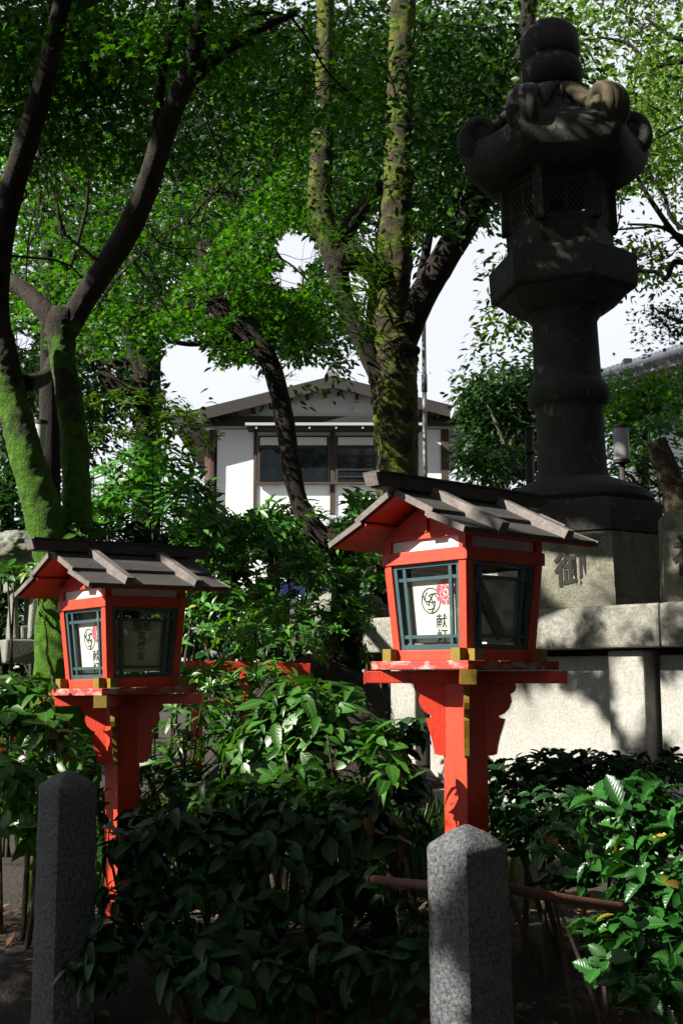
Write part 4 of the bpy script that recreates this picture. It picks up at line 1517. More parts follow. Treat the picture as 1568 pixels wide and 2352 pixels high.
class Tree:
    def __init__(self, name, label, base, group=None):
        x, y, D = base
        p = W(x, y, D) if D < 1e3 else None
        self.base = Vector((p.x, p.y, ground_h(p.x, p.y) - .1))
        self.root = empty(name, self.base, label, 'tree', group)
        self.skel = []
        ALLTREES.append(self)

    @classmethod
    def at(cls, name, label, x, y, group=None):
        t = cls.__new__(cls)
        t.base = Vector((x, y, ground_h(x, y) - .1))
        t.root = empty(name, t.base, label, 'tree', group)
        t.skel = []
        return t

    def limb(self, name, pts, m, bump=.10, sides=14, seg=7, down=False, bscale=4.0, fine=0.0):
        P = [W(x, y, D) for x, y, D, w in pts]
        Rr_ = [w / 2 * D / F_PX for x, y, D, w in pts]
        if down:
            P = [Vector((P[0].x, P[0].y, self.base.z))] + P
            Rr_ = [Rr_[0] * 1.35] + Rr_
        return self.limb3(name, P, Rr_, m, bump, sides, seg, bscale, fine)

    def limb3(self, name, P, Rr_, m, bump=.10, sides=14, seg=7, bscale=4.0, fine=0.0):
        o = MB().tube(P, Rr_, sides, bump, bscale, seg, True, fine).build(name, m, self.root, smooth=True, off=self.base)
        self.skel += catmull(P, Rr_, 4)[0]
        return o

    def crown(self, C, rc, per, size, flat, m, tmpl, g, holes=True, name='crown', twigs=True, shadow_test=True, offframe=False, droop=.35, jitter=.55, maxtwig=2.6, keep_out=None):
        P, Fm, S = clusters(C, rc, per, size, flat, g, droop, jitter)
        ok = np.ones(len(P), bool)
        if holes: ok &= ~in_holes(P, g)
        if shadow_test: ok &= ~sunblocked(P, offframe, size * .5)
        if keep_out is not None: ok &= ~keep_out(P)
        scatter_mesh(name, tmpl, P[ok], Fm[ok], S[ok], m, self.root, self.base)
        if twigs and self.skel:
            mb = MB()
            Cin = C[~in_holes(C, g, 0)] if holes else C
            if keep_out is not None and len(Cin): Cin = Cin[~keep_out(Cin)]

            def near(c, k, rise=.6):
                sk = np.array([tuple(p) for p in self.skel])
                d = np.linalg.norm(sk - c, axis=1) + rise * np.maximum(0, sk[:, 2] - c[2])
                q = np.argsort(d)[:k]
                return Vector(sk[q[int(g.integers(len(q)))]])

            def stick(q, c, r0, r1, sides, wob):
                L_ = (q - c).length
                m1 = q.lerp(c, .35) + Vector(g.normal(0, wob * L_, 3)) + Vector((0, 0, .10 * L_))
                m2 = q.lerp(c, .7) + Vector(g.normal(0, wob * .8 * L_, 3)) + Vector((0, 0, .08 * L_))
                mb.tube([q, m1, m2, c], [r0, r0 * .75 + r1 * .25, r0 * .4 + r1 * .6, r1], sides, seg=3, cap=False)
                return catmull([q, m1, m2, c], [1] * 4, 4)[0]
            nh = max(1, len(Cin) // 9)
            if len(Cin):
                for h in g.choice(len(Cin), nh, replace=False):
                    c = Vector(Cin[h])
                    q = near(Cin[h], 10)
                    L_ = (q - c).length
                    if .2 < L_ < maxtwig * 1.6:
                        self.skel += stick(q, c, .004 + .0055 * L_, .005, 6, .10)
                for c in Cin:
                    q = near(c, 3, .2)
                    L_ = (q - Vector(c)).length
                    if .08 < L_ < 1.0:
                        stick(q, Vector(c), .0045, .0015, 3, .09)
            if mb.v:
                o = mb.build('twigs', M['barkd'], self.root, smooth=True, off=self.base)
                o['kind'] = 'stuff'


def ell(g, L):
    C = []
    for cx, cy, rx, ry, D0, D1, n in L:
        a = g.random(n) * 2 * np.pi
        r = np.sqrt(g.random(n))
        C.append(Wn(cx + rx * r * np.cos(a), cy + ry * r * np.sin(a), g.uniform(D0, D1, n)))
    return np.concatenate(C)


G = np.random.default_rng(21)
# ---- mossy forked maple
t = Tree('maple_tree', 'forked maple with bright green mossy trunk behind the left red lantern', (195, 1950, 7.0), 'maples in the garden')
t.limb('trunk', [(188, 1600, 7.0, 80), (180, 1250, 7.0, 68), (176, 1080, 7.0, 64), (160, 920, 7.0, 60), (142, 810, 7.0, 60), (140, 745, 7.0, 72), (150, 712, 7.0, 60)], M['barkm'], .13, 40, 30, True, 4.0, .05)
t.limb('limb', [(150, 760, 7.0, 58), (185, 700, 7.0, 58), (235, 625, 6.85, 56), (300, 520, 6.6, 58), (345, 410, 6.3, 56), (385, 280, 6.0, 54), (440, 150, 5.7, 46), (470, 0, 5.5, 36), (490, -120, 5.4, 30)], M['barkm'], .08, 26, 18, False, 4.0, .04)
t.limb('limb', [(140, 760, 7.0, 48), (105, 715, 7.0, 46), (60, 670, 7.05, 40), (15, 640, 7.1, 38), (-60, 560, 7.2, 34)], M['barkm'], .09, 14, 8)
t.limb('limb', [(352, 400, 6.28, 24), (362, 280, 6.0, 24), (375, 160, 5.8, 22), (400, 60, 5.65, 20), (440, -60, 5.5, 18)], M['barkd'], .08, 12, 7)
t.limb('limb', [(430, 190, 5.8, 40), (500, 130, 5.75, 32), (590, 70, 5.7, 22), (680, 30, 5.7, 14)], M['barkd'], .08, 12, 7)
t.limb('limb', [(372, 150, 5.8, 14), (320, 100, 5.7, 11), (250, 60, 5.7, 8)], M['barkd'], .08, 8, 6)
t.limb('limb', [(270, 560, 6.9, 14), (235, 600, 6.8, 11), (190, 570, 6.7, 8), (150, 540, 6.6, 5)], M['barkl'], .08, 8, 6)
t.limb('limb', [(300, 590, 6.9, 10), (350, 660, 6.8, 8), (390, 720, 6.75, 5)], M['barkl'], .08, 8, 6)
C = ell(G, [(330, 620, 300, 140, 8.0, 9.2, 90), (560, 600, 200, 190, 8.0, 9.4, 70), (350, 430, 300, 120, 8.0, 9.2, 70), (430, 180, 420, 200, 6.6, 8.4, 190), (640, 380, 150, 150, 7.6, 9, 55), (330, 760, 160, 60, 8.0, 9.0, 24), (300, 60, 300, 60, 5.2, 6.2, 26)])
t.crown(C, G.uniform(.18, .42, len(C)), 56, .052, .028, M['lmaple'], 'maple', G, keep_out=None)

# ---- leaning mossy trunk at the left edge
t = Tree('maple_tree', 'leaning mossy maple trunk at the left edge with dark upper limb', (120, 1920, 6.9), 'maples in the garden')
t.limb('trunk', [(135, 1420, 6.9, 100), (108, 1220, 6.85, 88), (64, 1060, 6.8, 82), (28, 920, 6.8, 74), (0, 800, 6.75, 74), (-22, 690, 6.7, 66)], M['barkm'], .13, 40, 30, True, 4.0, .05)
t.limb('limb', [(0, 800, 6.75, 66), (-8, 690, 6.7, 60), (0, 560, 6.4, 62), (30, 430, 6.1, 60), (70, 300, 5.8, 56), (112, 150, 5.6, 48), (145, 0, 5.4, 42), (170, -130, 5.3, 36)], M['barkd'], .07, 16, 8)
t.limb('limb', [(60, 880, 6.9, 40), (110, 860, 7.6, 34), (140, 780, 8.4, 30)], M['barkd'], .08, 12, 6)
C = ell(G, [(110, 200, 190, 200, 6.1, 6.8, 90), (60, 600, 130, 120, 8.2, 9.4, 36), (150, 60, 250, 110, 6.0, 7.0, 60), (90, 420, 110, 120, 8.2, 9.2, 30)])
t.crown(C, G.uniform(.18, .42, len(C)), 44, .058, .035, M['lmaple'], 'maple', G)

# ---- leaning thin dark tree in the middle
t = Tree('leaning_tree', 'thin dark tree leaning left in front of the white house', (800, 1330, 9.0), None)
t.limb('trunk', [(790, 1290, 9.0, 60), (730, 1225, 9.0, 50), (690, 1160, 9.0, 44), (668, 1070, 9.0, 42), (656, 980, 9.0, 46), (636, 880, 9.0, 46), (604, 805, 9.0, 46), (545, 748, 9.0, 46), (500, 700, 9.0, 52), (478, 640, 9.0, 44), (470, 560, 9.1, 34)], M['barkd'], .13, 16, 9, True)
t.limb('limb', [(560, 770, 9.0, 20), (500, 785, 8.95, 16), (440, 790, 8.9, 13), (390, 785, 8.8, 9)], M['barkd'], .1, 10, 7)
t.limb('limb', [(600, 800, 9.0, 18), (650, 740, 9.1, 14), (700, 690, 9.2, 9)], M['barkd'], .1, 10, 7)
C = ell(G, [(560, 690, 150, 70, 8.5, 10, 60), (470, 560, 180, 110, 8.8, 10.4, 60), (660, 720, 110, 70, 9, 10.5, 40), (480, 815, 70, 22, 8.7, 9.4, 10)])
t.crown(C, G.uniform(.2, .45, len(C)), 44, .062, .05, M['lmaple'], 'maple', G)

# ---- thick central camphor
t = Tree('camphor_tree', 'thick camphor tree with three tall mossy stems in the centre', (915, 1500, 11.0), None)
t.limb('trunk', [(915, 1250, 11, 104), (912, 1080, 11, 98), (906, 930, 11, 104), (900, 830, 11, 118), (890, 760, 11, 108), (900, 620, 11, 92), (912, 480, 11, 80), (916, 320, 11, 74), (922, 120, 11, 66), (928, -80, 11, 60)], M['barkc'], .12, 36, 26, True, 4.0, .05)
t.limb('limb', [(885, 890, 10.95, 56), (838, 790, 10.9, 50), (792, 700, 10.85, 50), (773, 610, 10.8, 56), (756, 550, 10.8, 62)], M['barkd'], .12, 24, 16, False, 4.0, .05)  # unlit lower stretch of the stem, its shade put in as dark bark
t.limb('limb', [(768, 580, 10.8, 58), (748, 535, 10.8, 66), (734, 480, 10.8, 60), (740, 350, 10.8, 56), (746, 200, 10.8, 50), (746, 0, 10.8, 44), (740, -90, 10.8, 40)], M['barkc'], .12, 30, 22, False, 4.0, .05)
t.limb('limb', [(920, 800, 11, 70), (965, 690, 10.9, 68), (1040, 560, 10.8, 68), (1105, 440, 10.7, 70), (1160, 310, 10.7, 60), (1195, 170, 10.7, 46), (1215, 0, 10.7, 40)], M['barkd'], .08, 18, 9)
t.limb('limb', [(760, 590, 10.8, 46), (812, 505, 10.9, 44), (860, 440, 11.0, 36), (900, 400, 11.0, 24)], M['barkd'], .1, 14, 7)
t.limb('limb', [(770, 590, 10.8, 60), (830, 600, 10.8, 66), (890, 650, 10.9, 60)], M['barkd'], .12, 14, 7)
t.limb('limb', [(965, 640, 10.9, 24), (985, 540, 10.8, 20), (990, 470, 10.8, 16), (1010, 410, 10.8, 10)], M['barkd'], .1, 10, 7)
t.limb('limb', [(950, 545, 10.9, 16), (1010, 500, 10.8, 12), (1060, 440, 10.7, 9)], M['barkd'], .1, 10, 7)
t.limb('limb', [(925, 800, 10.6, 44), (950, 806, 10.55, 30), (958, 800, 10.5, 14)], M['barkd'], .15, 12, 6)
C = ell(G, [(1020, 300, 170, 260, 9.6, 12.5, 150), (820, 180, 200, 220, 9.8, 12.5, 130), (1080, 120, 220, 170, 9.4, 12.5, 120), (640, 480, 140, 200, 11, 14, 70), (720, 740, 110, 90, 11, 13, 50), (1010, 470, 60, 90, 10, 12, 22), (1150, 470, 40, 40, 10.0, 11, 8)])
t.crown(C, G.uniform(.2, .5, len(C)), 40, .085, .10, M['lcamph'], 'oval', G, droop=.7, jitter=.8)

# ---- tree off the right edge reaching in with pale leaves
t = Tree.at('pale_leaved_tree', 'pale leaved tree reaching in from the upper right behind the stone lantern', 6.2, 12.5)
t.limb3('trunk', [Vector((6.2, 12.5, .3)), Vector((6.0, 12.4, 3)), Vector((5.6, 12.2, 6)), Vector((5.2, 12, 9))], [.25, .22, .17, .1], M['barkd'], .1)
def rp(L_, w0, w1, D):
    return [(x, y, D, w0 + (w1 - w0) * i / (len(L_) - 1)) for i, (x, y) in enumerate(L_)]
for L_, w0, w1, D in (([(1760, 640), (1640, 600), (1568, 560), (1500, 470), (1462, 405)], 26, 8, 11.5), ([(1700, 600), (1568, 545), (1510, 520), (1440, 515)], 16, 5, 11.5), ([(1720, 560), (1560, 520), (1520, 440), (1480, 400), (1440, 395)], 14, 4, 11.8),
                      ([(1700, 610), (1568, 602), (1545, 605), (1530, 638), (1508, 625), (1478, 622)], 16, 9, 9.5), ([(1680, 150), (1568, 140), (1500, 150), (1440, 100), (1370, 85)], 18, 5, 11.0), ([(1750, -50), (1640, 60), (1560, 90), (1480, 40)], 24, 6, 11.0), ([(1660, 260), (1540, 300), (1480, 340)], 10, 3, 11.0)):
    t.limb('limb', rp(L_, w0, w1, D), M['barkd'], .08, 8, 6)
C = ell(G, [(1500, 60, 150, 120, 10, 13, 90), (1520, 280, 90, 140, 10.5, 13, 60), (1400, 330, 80, 110, 10.5, 13, 30), (1490, 560, 60, 40, 11, 12, 8), (1180, 640, 40, 90, 10.8, 12, 14), (1165, 745, 30, 14, 10.5, 11, 5), (1480, 600, 50, 30, 10, 11, 8)])
t.crown(C, G.uniform(.2, .42, len(C)), 34, .080, .10, M['lpale'], 'oval', G, droop=.7, jitter=.8, maxtwig=3.0, holes=False)
# ---- overhanging maple spray at right
t = Tree.at('overhanging_maple', 'small maple spray hanging into the sky right of the stone lantern', 5.2, 9.5)
t.limb3('trunk', [Vector((5.2, 9.5, .3)), Vector((5.1, 9.4, 2)), Vector((4.9, 9.3, 3.6)), Vector((4.6, 9.2, 4.6))], [.12, .1, .08, .05], M['barkd'], .1)
t.limb('limb', rp([(1990, 620), (1760, 690), (1620, 740), (1550, 735), (1490, 700)], 16, 3, 9.2), M['barkd'], .08, 8, 6)
t.limb('limb', rp([(1700, 715), (1600, 760), (1540, 770)], 7, 3, 9.2), M['barkd'], .08, 8, 6)
C = ell(G, [(1540, 740, 60, 36, 9.0, 9.6, 14), (1500, 700, 26, 12, 9.0, 9.4, 4)])
t.crown(C, G.uniform(.1, .22, len(C)), 26, .05, .03, M['lback'], 'maple', G, holes=False)

# ---- background trees
def bg_tree(label, x, D, ytop, limbs, ells, m, size, per, tm='oval', holes=True, rc=(.4, .9), w=40, bark='barkd'):
    t = Tree('background_tree', label, (x, 1300, D), 'trees behind the garden')
    t.limb('trunk', [(x, 1150, D, w), (x + 3, (1150 + ytop) / 2, D, w * .85), (x - 4, ytop, D, w * .5)], M[bark], .1, 12, 8, True)
    for q in limbs:
        t.limb('limb', q, M[bark], .08, 10, 6)
    C = ell(G, ells)
    t.crown(C, G.uniform(rc[0], rc[1], len(C)), per, size, .16, m, tm, G, holes=holes, droop=.6, jitter=.8, maxtwig=2.0)


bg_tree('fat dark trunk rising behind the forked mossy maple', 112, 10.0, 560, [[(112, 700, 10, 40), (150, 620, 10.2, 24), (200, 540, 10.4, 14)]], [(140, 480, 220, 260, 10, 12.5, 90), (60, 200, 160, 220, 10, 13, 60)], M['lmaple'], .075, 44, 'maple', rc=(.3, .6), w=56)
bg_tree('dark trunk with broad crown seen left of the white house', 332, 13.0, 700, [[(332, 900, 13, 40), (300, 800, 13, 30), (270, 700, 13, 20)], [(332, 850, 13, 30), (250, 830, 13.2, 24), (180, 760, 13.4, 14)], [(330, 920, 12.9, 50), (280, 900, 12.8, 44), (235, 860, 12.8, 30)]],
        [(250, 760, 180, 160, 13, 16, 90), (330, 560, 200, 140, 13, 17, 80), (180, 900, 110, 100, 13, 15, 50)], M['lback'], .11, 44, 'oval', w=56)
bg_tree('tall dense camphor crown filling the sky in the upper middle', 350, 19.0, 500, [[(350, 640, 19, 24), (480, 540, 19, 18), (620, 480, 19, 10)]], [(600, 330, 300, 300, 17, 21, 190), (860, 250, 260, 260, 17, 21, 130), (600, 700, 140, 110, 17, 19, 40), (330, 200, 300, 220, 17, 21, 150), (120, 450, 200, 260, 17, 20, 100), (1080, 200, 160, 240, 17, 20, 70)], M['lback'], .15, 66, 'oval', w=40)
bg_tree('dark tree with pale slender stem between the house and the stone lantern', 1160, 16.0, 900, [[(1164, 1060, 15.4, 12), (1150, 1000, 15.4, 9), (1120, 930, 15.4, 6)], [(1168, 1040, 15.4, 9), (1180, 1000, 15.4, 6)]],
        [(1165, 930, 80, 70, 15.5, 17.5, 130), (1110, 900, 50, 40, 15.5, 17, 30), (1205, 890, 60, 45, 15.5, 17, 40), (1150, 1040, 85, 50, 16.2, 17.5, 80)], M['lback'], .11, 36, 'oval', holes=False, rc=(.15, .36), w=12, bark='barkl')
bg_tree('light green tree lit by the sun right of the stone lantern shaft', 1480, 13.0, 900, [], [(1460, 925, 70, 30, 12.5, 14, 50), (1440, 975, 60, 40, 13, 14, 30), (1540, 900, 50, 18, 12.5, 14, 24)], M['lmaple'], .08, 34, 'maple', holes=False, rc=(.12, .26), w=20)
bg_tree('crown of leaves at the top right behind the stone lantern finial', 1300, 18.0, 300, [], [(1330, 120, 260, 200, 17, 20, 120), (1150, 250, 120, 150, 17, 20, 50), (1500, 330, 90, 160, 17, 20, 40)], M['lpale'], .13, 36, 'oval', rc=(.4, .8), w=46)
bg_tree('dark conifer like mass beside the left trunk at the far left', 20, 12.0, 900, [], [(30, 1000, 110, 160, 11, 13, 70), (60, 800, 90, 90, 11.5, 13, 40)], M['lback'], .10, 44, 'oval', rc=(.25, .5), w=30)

# ---- leaning stump at right
st_ = Tree('cut_trunk', 'leaning cut grey trunk stub at the right edge beside the lamp', (1590, 1350, 9.2), None)
st_.limb('trunk', [(1562, 1200, 9.2, 66), (1540, 1110, 9.2, 58), (1518, 1045, 9.2, 52), (1505, 1012, 9.2, 46)], M['stemb'], .1, 14, 8, True)

# ------------------------------------------------------------------ ferns on the camphor
def blades(name, label, c, n, ln, m, g, updir, group, cat='fern', spread=.06, wide='blade'):
    c = np.array(c)
    a = g.random(n) * 2 * np.pi
    e = g.uniform(.1, 1.1, n)
    up = np.array(updir, float)
    up /= np.linalg.norm(up)
    Y = np.stack([np.cos(a) * np.cos(e), np.sin(a) * np.cos(e), np.sin(e)], -1) * .9 + up * .8
    Nn = np.array([0, 0, 1.0]) + g.normal(0, .3, (n, 3)) - Y * .1
    P = c + g.normal(0, spread, (n, 3))
    o = scatter_mesh(name, wide, P, frames(Y, Nn), ln * g.uniform(.6, 1.3, n), m, None, c)
    o.location = c
    del o['kind']
    tag(o, label, cat, group)
    return o


FERN = [(735, 470, 'fern clump on the bend of the left mossy stem, lower side'), (722, 520, 'fern clump sticking out left of the bent mossy stem'), (760, 535, 'fern clump under the bend of the left stem'), (870, 610, 'long drooping fern above the main fork'),
        (856, 660, 'bright long bladed fern on the left of the main fork'), (850, 720, 'bright fern halfway down the thick trunk, left side'), (862, 775, 'lowest bright fern on the left of the thick trunk'), (880, 560, 'dark fern between the two tall stems'),
        (940, 545, 'small fern on the right side of the middle stem'), (935, 430, 'tiny fern high on the middle stem'), (905, 830, 'sparse fern on the trunk front below the fork'), (950, 850, 'small fern at the knob on the trunk right side'),
        (840, 560, 'dark fern on the cross limb between the stems'), (800, 570, 'dark fern left on the cross limb')]
for i, (x, y, lab) in enumerate(FERN):
    D = 10.55 if i not in (0, 1, 2) else 10.5
    big = i in (3, 4, 5, 6)
    blades('fern_clump', lab, W(x, y, D), 60 if big else 26, .26 if big else .17, M['lfern'], G, (-.7, -.5, .0), 'ferns growing on the camphor', spread=.07 if big else .05)
for i, (x, y, lab) in enumerate(((605, 862, 'small fern on the left of the thin leaning tree'), (650, 872, 'small fern on the right of the thin leaning tree'))):
    blades('fern_clump', lab, W(x, y, 8.9), 18, .13, M['lfern'], G, (-.5 if i == 0 else .5, -.4, .1), 'ferns growing on the leaning tree', spread=.03)

# ------------------------------------------------------------------ shrubs
def shrub(name, label, blobs, tmpl, size, m, per, n_obj, g, elev=(.1, .6), group=None, stems=5, zmin=None, hole=None, droop_axis=.6, base=None, cat='shrub', jitter=.25, keep=None):
    P_, F_, S_, tips = [], [], [], []
    for (x, y, D, rx, ry, rz, n) in blobs:
        c = np.array(W(x, y, D))
        d = unit(g.normal(0, 1, (n, 3)))
        d[:, 2] = np.where(d[:, 2] < -.35, -d[:, 2], d[:, 2])
        r = g.uniform(.45, 1.0, n) ** .6
        p = c + d * r[:, None] * np.array([rx, ry, rz])
        ax = unit(d * .7 + np.array([0, 0, droop_axis]) + g.normal(0, jitter, (n, 3)))
        tips.append(p)
        k = n * per
        pp, aa = np.repeat(p, per, 0), np.repeat(ax, per, 0)
        ref = unit(np.cross(aa, np.array([.31, .77, .2])))
        ref2 = np.cross(aa, ref)
        az = np.tile(np.arange(per) * 2.4, n) + np.repeat(g.random(n) * 6.28, per) + g.normal(0, .2, k)
        e = g.uniform(elev[0], elev[1], k)
        rad = ref * np.cos(az)[:, None] + ref2 * np.sin(az)[:, None]
        Y = rad * np.cos(e)[:, None] + aa * np.sin(e)[:, None]
        Nn = aa * np.cos(e)[:, None] - rad * np.sin(e)[:, None] + g.normal(0, .12, (k, 3))
        S = size * g.uniform(.5, 1.25, k) * np.repeat(g.uniform(.75, 1.15, n), per)
        back = np.tile(np.arange(per) / per, n) * size * .7
        P_.append(pp - aa * back[:, None]); F_.append(frames(Y, Nn)); S_.append(S)
    P, Fm, S = np.concatenate(P_), np.concatenate(F_), np.concatenate(S_)
    tips = np.concatenate(tips)
    gz = np.array([ground_h(a, b) for a, b in P[:, :2]])
    ok = P[:, 2] > gz + .02
    ok &= ~in_holes(P + Fm[:, :, 1] * (S * .5)[:, None], g, .15, hole or [(-9e3, 0, 1, 1)])
    P, Fm, S = P[ok], Fm[ok], S[ok]
    c0 = tips.mean(0)
    if base is not None: c0 = np.array(base)
    b = Vector((c0[0], c0[1], ground_h(c0[0], c0[1]) - .03))
    root = empty(name, b, label, cat, group)
    x, y, dep = proj(P)
    inframe = (x > -20) & (x < 1588) & (y > -20) & (y < 2372)
    score = np.where(inframe, S / dep - dep * .004 + g.random(len(P)) * .004, -9)
    idx = np.argsort(-score)
    n_obj = min(n_obj, int(inframe.sum()))
    sel = idx[:n_obj]
    rest = idx[n_obj:]
    kinds = {'broad': ['broad', 'broad2', 'broad3'], 'oval': ['oval', 'oval2'], 'whorl': ['whorl', 'whorl2'], 'holly': ['holly', 'holly2']}[tmpl]
    vk = g.integers(len(kinds), size=len(P))
    for i, kk in enumerate(kinds):
        q = sel[vk[sel] == i]
        leaf_objects(kk, P[q], Fm[q], S[q], m, root, b)
    cut = len(rest) // 2
    for kk, q in zip(kinds, (rest[::2], rest[1::2])):
        scatter_mesh('foliage', kk, P[q], Fm[q], S[q], m, root, b, True)
    pick = g.choice(len(tips), min(len(tips), stems), replace=False)
    for i in pick:
        q = Vector(tips[i])
        b0_ = Vector((b.x + (q.x - b.x) * .45 + g.normal(0, .05), b.y + (q.y - b.y) * .45 + g.normal(0, .05), 0))
        b0_.z = ground_h(b0_.x, b0_.y) - .05
        if q.z - b0_.z < .1: continue
        mid = b0_.lerp(q, .5) + Vector((g.normal(0, .05), g.normal(0, .05), .05))
        MB().tube([b0_, mid, q], [.010 + size * .03, .008 + size * .02, .003], 6, seg=5).build('stem', M['stemb'], root, smooth=True, off=b)
    return root


GS = 'evergreen shrubs in the garden'
col_hole = [(1050, 1700, 72, 190), (1050, 1870, 40, 60)]
lcol = [(275, 1700, 70, 180)]
# back hedge and mid bushes
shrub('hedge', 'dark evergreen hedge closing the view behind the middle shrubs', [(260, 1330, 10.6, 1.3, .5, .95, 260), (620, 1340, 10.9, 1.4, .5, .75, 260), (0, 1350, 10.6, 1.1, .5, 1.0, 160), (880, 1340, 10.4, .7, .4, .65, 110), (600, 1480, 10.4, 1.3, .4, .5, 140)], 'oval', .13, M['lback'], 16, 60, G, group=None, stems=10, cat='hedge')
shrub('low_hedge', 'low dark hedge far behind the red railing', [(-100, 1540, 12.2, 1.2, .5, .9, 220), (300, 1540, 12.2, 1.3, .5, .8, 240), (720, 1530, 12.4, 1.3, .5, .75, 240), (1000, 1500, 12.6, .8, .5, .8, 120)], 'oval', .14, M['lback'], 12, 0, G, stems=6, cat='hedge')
shrub('tall_whorled_shrub', 'tall bright whorled shrub right of the mossy trunk, in front of the house', [(330, 1130, 8.2, .42, .35, .42, 46), (430, 1180, 8.4, .36, .3, .3, 30), (260, 1190, 8.0, .28, .3, .28, 22), (420, 1080, 8.5, .16, .2, .2, 8)], 'whorl', .13, M['lwhorl'], 8, 190, G, group=GS, stems=5)
shrub('whorled_shrub', 'whorl leaved shrub in front of the white house wall', [(600, 1230, 8.6, .40, .3, .20, 30), (500, 1240, 8.4, .25, .3, .18, 18), (700, 1185, 8.8, .16, .2, .16, 8), (820, 1170, 9.2, .16, .2, .22, 12), (640, 1175, 8.6, .20, .2, .12, 9)], 'whorl', .12, M['lwhorl'], 8, 150, G, group=GS, stems=4)
shrub('yellow_green_bush', 'yellowish green bush left of the white house', [(300, 960, 12.0, .9, .5, .32, 80), (410, 1010, 12.0, .5, .4, .35, 46), (250, 1060, 11.6, .8, .5, .4, 60)], 'oval', .09, M['lmaple2'], 9, 0, G, group=GS, stems=6)
shrub('large_mixed_shrub', 'large glossy shrub filling the middle between the two red lanterns', [(560, 1340, 8.6, .68, .4, .50, 190), (720, 1390, 8.7, .5, .3, .42, 120), (490, 1450, 8.2, .5, .35, .48, 120), (620, 1480, 7.5, .42, .25, .30, 80), (540, 1570, 7.2, .55, .2, .16, 64), (800, 1320, 9.0, .46, .3, .36, 80), (800, 1470, 8.6, .25, .25, .35, 50), (470, 1270, 8.6, .3, .3, .36, 46), (590, 1240, 8.7, .35, .2, .12, 26)],
      'oval', .072, M['lmid'], 7, 280, G, group=GS, stems=8)
shrub('low_stem_shrub', 'sunlit low shrub with bare stems right of the left red lantern', [(430, 1680, 5.9, .35, .3, .30, 50), (560, 1720, 5.9, .35, .3, .3, 46), (380, 1780, 5.6, .25, .2, .22, 20)], 'whorl', .085, M['lshrub'], 7, 140, G, group=GS, stems=14)
shrub('broad_leaved_shrub', 'broad leaved shrub with sunlit top leaves between the lantern columns', [(690, 1640, 4.9, .20, .2, .16, 26), (790, 1620, 5.0, .15, .18, .12, 16), (620, 1720, 4.9, .22, .2, .16, 26), (760, 1740, 4.8, .25, .2, .18, 32), (860, 1700, 4.9, .12, .15, .12, 12), (690, 1830, 4.7, .3, .2, .16, 30), (540, 1850, 4.5, .2, .15, .13, 16), (770, 1860, 4.45, .2, .15, .13, 16), (880, 1690, 4.0, .05, .05, .09, 5), (905, 1760, 4.0, .05, .05, .05, 4)],
      'broad', .10, M['lshrub'], 6, 260, G, elev=(-.35, .25), group=GS, stems=12)
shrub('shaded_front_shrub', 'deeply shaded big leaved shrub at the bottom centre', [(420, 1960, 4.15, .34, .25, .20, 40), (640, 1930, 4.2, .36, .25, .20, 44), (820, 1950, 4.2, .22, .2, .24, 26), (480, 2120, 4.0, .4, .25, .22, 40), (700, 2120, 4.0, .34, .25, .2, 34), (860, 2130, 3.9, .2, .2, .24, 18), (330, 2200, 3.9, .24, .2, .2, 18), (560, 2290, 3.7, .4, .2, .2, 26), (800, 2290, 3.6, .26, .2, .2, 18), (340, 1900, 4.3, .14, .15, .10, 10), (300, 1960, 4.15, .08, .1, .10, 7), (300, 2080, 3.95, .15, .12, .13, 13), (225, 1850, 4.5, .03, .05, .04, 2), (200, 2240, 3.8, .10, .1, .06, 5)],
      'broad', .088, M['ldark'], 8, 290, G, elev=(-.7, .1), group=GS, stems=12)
shrub('left_edge_shrub', 'dark leaved shrub at the left edge under the left red lantern', [(40, 1600, 4.9, .20, .2, .12, 18), (50, 1690, 4.8, .2, .2, .2, 24), (20, 1800, 4.6, .22, .2, .2, 22), (120, 1720, 5.2, .14, .15, .22, 14), (40, 1930, 4.4, .22, .2, .16, 16)], 'broad', .105, M['lshrub'], 6, 160, G, elev=(-.5, .2), group=GS, stems=8)
shrub('left_rear_shrub', 'glossy shrub around the rough stone lantern at the left edge', [(20, 1320, 6.6, .14, .2, .07, 13), (95, 1305, 6.5, .10, .15, .05, 7), (190, 1225, 6.9, .16, .12, .06, 6)], 'oval', .085, M['lshrub'], 7, 90, G, group=GS, stems=6)
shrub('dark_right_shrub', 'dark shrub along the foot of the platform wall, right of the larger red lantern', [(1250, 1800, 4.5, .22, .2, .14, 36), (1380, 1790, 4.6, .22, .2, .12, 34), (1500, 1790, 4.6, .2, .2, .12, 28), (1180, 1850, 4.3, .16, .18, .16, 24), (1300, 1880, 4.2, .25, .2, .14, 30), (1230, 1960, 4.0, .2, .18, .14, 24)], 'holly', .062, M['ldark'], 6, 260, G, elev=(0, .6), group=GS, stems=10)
shrub('holly_shrub', 'bright glossy spiny holly at the bottom right corner', [(1440, 1880, 3.5, .17, .15, .12, 26), (1530, 1960, 3.4, .16, .15, .18, 30), (1430, 1990, 3.5, .14, .15, .12, 18), (1480, 2120, 3.4, .14, .14, .12, 20), (1540, 2220, 3.3, .12, .14, .16, 20), (1380, 2150, 3.4, .10, .1, .06, 7), (1530, 2320, 3.2, .12, .12, .12, 22), (1300, 1930, 3.7, .12, .12, .10, 12), (1440, 2260, 3.3, .12, .12, .12, 18), (1560, 2080, 3.3, .12, .14, .14, 20), (1340, 2040, 3.6, .12, .1, .10, 12)],
      'holly', .072, M['lholly'], 6, 290, G, elev=(.05, .65), group=GS, stems=9)
